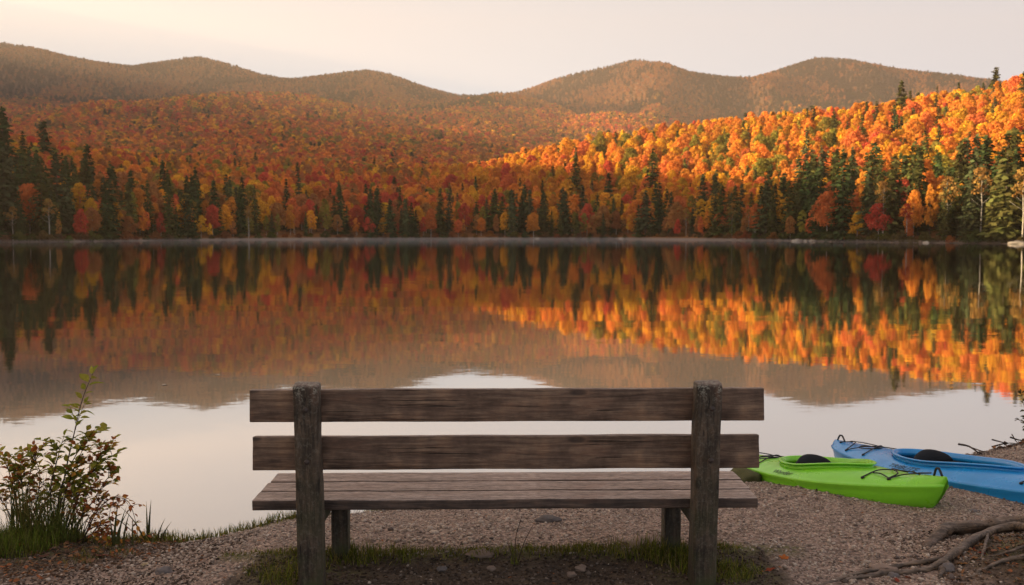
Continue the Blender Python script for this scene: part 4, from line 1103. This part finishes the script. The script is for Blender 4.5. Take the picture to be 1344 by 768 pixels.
stone('whitish chip of stone below the green bow', 1284, 676, .014, M_rock, 30, .7)

M_fall = mat_leafc('fallen_leaf_tissue', .15)
def fallen(label, px, py, L, col, name='fallen_leaf', water=False, lobes=5):
    fo = Foliage(); V, Fc = [Vector((0, 0, 0))], []; n = 20
    for i in range(n):
        a = 2 * PI * i / n; r = L / 2 * (.62 + .38 * abs(math.cos(lobes * a / 2)) ** 1.5) * random.uniform(.9, 1.1); V.append(Vector((math.cos(a) * r, math.sin(a) * r * .85, random.uniform(-.02, .22) * r)))
    for i in range(n): Fc.append((0, 1 + i, 1 + (i + 1) % n))
    me = list_mesh(name, V, Fc); at = me.attributes.new('lc', 'FLOAT_COLOR', 'POINT'); at.data.foreach_set('color', np.array([(*col, 1)] * len(V), np.float32).ravel())
    p = at_z(px, py, -.296) if water else G(px, py, .008); o = link(name, me, None, M_fall); o.location = p; o.rotation_euler = (random.uniform(-.3, .3) * (not water), random.uniform(-.3, .3) * (not water), random.uniform(0, 6))
    tag(o, label, 'leaf', 'leaves floating on the lake' if water else 'fallen leaves on the shore'); return o
random.seed(51)
fallen('orange fallen leaf alone on the gravel between bench and roots', 1029, 734, .055, (.42, .13, .04))
fallen('red brown fallen leaf on gravel near the bench post', 1011, 750, .06, (.30, .08, .045))
fallen('bright orange leaf under the lowest root', 1191, 760, .05, (.45, .12, .04))
fallen('dull red leaf beside the bright orange one', 1178, 764, .05, (.25, .06, .04))
fallen('red leaf tucked behind the forked root', 1276, 722, .05, (.34, .06, .03))
fallen('dark red leaf lying on the mossy mound', 1288, 728, .05, (.24, .05, .035))
fallen('brown leaf on the mound near the upper root', 1304, 725, .05, (.22, .11, .07))
fallen('rust leaf on the mound between two thin roots', 1262, 742, .06, (.26, .12, .04))
fallen('curled tan leaf on the bank below the bright grass', 26, 756, .07, (.33, .18, .11))
fallen('pale brown leaf at the edge of the path', 8, 748, .06, (.26, .14, .09))
fallen('large red brown leaf beside the bramble foot', 134, 731, .08, (.20, .08, .06))
fallen('dry brown leaf below the reed roots', 118, 738, .06, (.20, .11, .07))
fallen('dark curled leaf under the arching grass', 56, 732, .07, (.12, .06, .045))
fallen('small orange leaf in the bright grass', 26, 716, .05, (.33, .10, .05))
fallen('straw coloured leaf on the dirt path', 190, 743, .045, (.36, .28, .17))
fallen('small dark leaf afloat off the grassy bank', 255, 695, .022, (.05, .035, .02), 'floating_leaf', True)
fallen('pale speck of leaf afloat far off the tall sapling', 216, 505, .09, (.55, .45, .36), 'floating_leaf', True)
fallen('tiny light leaf afloat toward the spruce reflection', 285, 492, .08, (.55, .45, .36), 'floating_leaf', True)
random.seed(52); fo = Foliage()
for _ in range(5200):
    q = _ % 4
    if q < 2: x, y = random.uniform(-3.8, -1.6), random.uniform(4.6, 6.2)
    elif q == 2: x, y = random.uniform(2.0, 4.0), random.uniform(4.2, 5.3)
    else: x, y = random.uniform(4.0, 6.0), random.uniform(8.3, 9.6)
    if soil_shade_mask(x, y) < .25 or float(shore_y(x)) - y < .02: continue
    a = random.uniform(0, 6.28); d = Vector((math.cos(a), math.sin(a), random.uniform(-.1, .4))); L = random.uniform(.012, .04) * (1.5 if y > 8 else 1)
    fo.leaf(Vector((x, y, gz(x, y) + .004)), d, (Vector((0, 0, 1)) + rnd_unit() * .5), L, L * random.uniform(.3, .8), random.choice([(.12, .07, .045), (.17, .09, .05), (.08, .05, .035), (.24, .12, .06), (.20, .13, .09), (.30, .11, .05)]), random.uniform(-.3, .3))
for _ in range(500):       # strewn here and there over gravel
    x, y = random.uniform(-2.4, 3.6), random.uniform(4.5, 8.2)
    if float(shore_y(x)) - y < .05: continue
    a = random.uniform(0, 6.28); L = random.uniform(.01, .025); fo.leaf(Vector((x, y, gz(x, y) + .008)), Vector((math.cos(a), math.sin(a), .1)), Vector((0, 0, 1)), L, L * .5, random.choice([(.12, .07, .045), (.20, .12, .08), (.3, .12, .05)]), .2)
tag(fo.build('leaf_litter', None, M_fall), 'small brown leaf litter strewn over soil and gravel', 'leaf litter', kind='stuff')
# clods under the bench
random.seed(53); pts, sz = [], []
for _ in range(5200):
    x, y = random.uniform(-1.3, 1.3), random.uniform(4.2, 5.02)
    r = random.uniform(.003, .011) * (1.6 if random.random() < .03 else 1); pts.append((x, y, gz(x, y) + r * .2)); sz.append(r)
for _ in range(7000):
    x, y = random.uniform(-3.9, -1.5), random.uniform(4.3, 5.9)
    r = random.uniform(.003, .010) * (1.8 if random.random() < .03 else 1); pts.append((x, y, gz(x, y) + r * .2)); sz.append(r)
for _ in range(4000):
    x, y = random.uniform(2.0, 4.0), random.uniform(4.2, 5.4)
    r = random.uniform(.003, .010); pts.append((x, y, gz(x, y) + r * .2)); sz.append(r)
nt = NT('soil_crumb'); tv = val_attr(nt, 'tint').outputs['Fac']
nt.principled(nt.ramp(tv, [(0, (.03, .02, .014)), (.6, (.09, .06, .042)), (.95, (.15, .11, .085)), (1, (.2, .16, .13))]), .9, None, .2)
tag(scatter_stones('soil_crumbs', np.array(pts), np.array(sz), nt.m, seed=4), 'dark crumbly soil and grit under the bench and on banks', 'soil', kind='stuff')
# sticks at the bank behind the blue kayak
M_stick = mat_bark('dead_wood', (.035, .024, .018), (.08, .055, .04))
def sticks(label, rows, name='dead_branch'):
    V, Fc = [], []
    for P, r in rows: tube(spline(P, 10), [r * .65 * (1 - .07 * i) for i in range(10)], 6, True, V, Fc)
    o = link(name, list_mesh(name, V, Fc), None, M_stick); tag(o, label, 'branch', 'dead branches at the far bank'); return o
def w_(px, py, z=-.25): return at_z(px, py, z)
sticks('thin dead branch poking from the water behind the blue kayak', [([w_(1258, 583, -.2), w_(1272, 586, -.22), w_(1284, 594, -.26), w_(1292, 596, -.3)], .016), ([w_(1276, 588, -.2), w_(1288, 592, -.22), w_(1298, 594, -.3)], .010)])
yb = 9.1
def y_(px, py, dy=0): return at_y(px, py, yb + dy)
random.seed(54)
sticks('dark tangle of dead twigs piled on the leafy bank', [([y_(1302, 577), y_(1320, 582), y_(1344, 590)], .012), ([y_(1312, 586), y_(1330, 583), y_(1360, 588)], .03), ([y_(1326, 574), y_(1340, 578), y_(1356, 576)], .014),
        ([y_(1310, 590), y_(1335, 586), y_(1365, 580)], .02), ([y_(1318, 580), y_(1336, 588), y_(1352, 596)], .014), ([y_(1328, 570), y_(1336, 582), y_(1350, 590)], .008), ([y_(1322, 592), y_(1340, 580), y_(1362, 572)], .012)])

# ------------------------------------------------------------------ air, sun and sky
hz = bpy.data.meshes.new('haze'); bm = bmesh.new(); bmesh.ops.create_cube(bm, size=1); bm.to_mesh(hz); bm.free()
ho = link('haze', hz); ho.scale = (8200, 6600, 1360); ho.location = (300, 3100, 1360 / 2 - 8); tag(ho, 'pale warm morning haze filling the valley air', 'haze', kind='stuff')
nt = NT('haze_air'); pv = nt.n('ShaderNodeVolumePrincipled'); pv.inputs['Color'].default_value = (1.0, .78, .62, 1); pv.inputs['Density'].default_value = 1.1e-4; pv.inputs['Anisotropy'].default_value = .38
nt.l(pv.outputs[0], nt.out.inputs['Volume']); hz.materials.append(nt.m); nt.m.cycles.homogeneous_volume = True if hasattr(nt.m.cycles, 'homogeneous_volume') else None

mm = bpy.data.meshes.new('mist'); bm = bmesh.new(); bmesh.ops.create_cube(bm, size=1); bm.to_mesh(mm); bm.free()
mo = link('mist', mm); mo.scale = (760, 230, .7); mo.location = (0, 300, .07); tag(mo, 'faint morning mist lying on the far water', 'mist', kind='stuff')
nt = NT('mist_air'); pv = nt.n('ShaderNodeVolumePrincipled'); pv.inputs['Color'].default_value = (1, .93, .88, 1); pv.inputs['Density'].default_value = 1.7e-3
nt.l(pv.outputs[0], nt.out.inputs['Volume']); mm.materials.append(nt.m)
EL, BACK = R(9.0), R(6.0)
sd = Vector((-math.cos(EL) * math.cos(BACK), -math.cos(EL) * math.sin(BACK), math.sin(EL)))
sl = bpy.data.lights.new('sun', 'SUN'); sl.energy = 5.0; sl.angle = R(.8); sl.color = (1.0, .76, .44)
so = bpy.data.objects.new('sun', sl); C.objects.link(so); so.rotation_euler = sd.to_track_quat('Z', 'Y').to_euler(); so.location = (-20, 0, 30)
w = bpy.data.worlds.new('World'); SC.world = w; w.use_nodes = True; t = w.node_tree; t.nodes.clear()
out = t.nodes.new('ShaderNodeOutputWorld'); bg = t.nodes.new('ShaderNodeBackground'); sky = t.nodes.new('ShaderNodeTexSky')
sky.sky_type = 'NISHITA'; sky.sun_disc = False; sky.sun_elevation = EL; sky.sun_rotation = math.atan2(sd.x, sd.y); sky.altitude = 400; sky.air_density = 1.0; sky.dust_density = 3.0; sky.ozone_density = 1.0
# thin high cloud veil over the whole sky
tc = t.nodes.new('ShaderNodeTexCoord'); sx = t.nodes.new('ShaderNodeSeparateXYZ'); t.links.new(tc.outputs['Generated'], sx.inputs[0])
def wramp(fac, stops):
    nd = t.nodes.new('ShaderNodeValToRGB'); el = nd.color_ramp.elements
    while len(el) > 1: el.remove(el[-1])
    el[0].position = stops[0][0]; el[0].color = (*stops[0][1], 1)
    for p, c in stops[1:]:
        e = el.new(p); e.color = (*c, 1)
    t.links.new(fac, nd.inputs[0]); return nd.outputs[0]
def wmix(kind, fac, a, b):
    m_ = t.nodes.new('ShaderNodeMix'); m_.data_type = 'RGBA'; m_.blend_type = kind; m_.inputs[0].default_value = fac
    for q, v in ((6, a), (7, b)):
        if isinstance(v, tuple): m_.inputs[q].default_value = v
        else: t.links.new(v, m_.inputs[q])
    return m_.outputs[2]
elev = wramp(sx.outputs['Z'], [(0, (1.08, 1.22, 1.30)), (.12, (.95, 1.07, 1.15)), (.24, (.74, .84, .92)), (.34, (.72, .73, .76)), (.55, (.62, .59, .60)), (1, (.48, .48, .52))])
mr = t.nodes.new('ShaderNodeMapRange'); mr.inputs['From Min'].default_value = -1; mr.inputs['From Max'].default_value = 1; t.links.new(sx.outputs['X'], mr.inputs['Value'])
azi = wramp(mr.outputs[0], [(0, (.95, .94, .92)), (.25, (.93, .92, .91)), (.5, (.89, .89, .91)), (.75, (.80, .80, .86)), (1, (.74, .74, .80))])
veil = wmix('MULTIPLY', 1, wmix('MULTIPLY', 1, elev, azi), (5.75, 5.75, 5.75, 1))
tot = wmix('MIX', .95, sky.outputs[0], veil)
t.links.new(tot, bg.inputs['Color']); bg.inputs['Strength'].default_value = .05; t.links.new(bg.outputs[0], out.inputs[0])

SC.render.engine = 'CYCLES'
cy = SC.cycles; cy.use_denoising = True; cy.denoiser = 'OPENIMAGEDENOISE'; cy.max_bounces = 6; cy.diffuse_bounces = 3; cy.glossy_bounces = 3; cy.transmission_bounces = 2; cy.volume_bounces = 0; cy.transparent_max_bounces = 4
cy.sample_clamp_indirect = 4; cy.use_adaptive_sampling = False
vs = SC.view_settings; vs.view_transform = 'Standard'; vs.look = 'None'; vs.gamma = 1.0; vs.exposure = 2.0; vs.use_curve_mapping = False
SC.display_settings.display_device = 'sRGB'
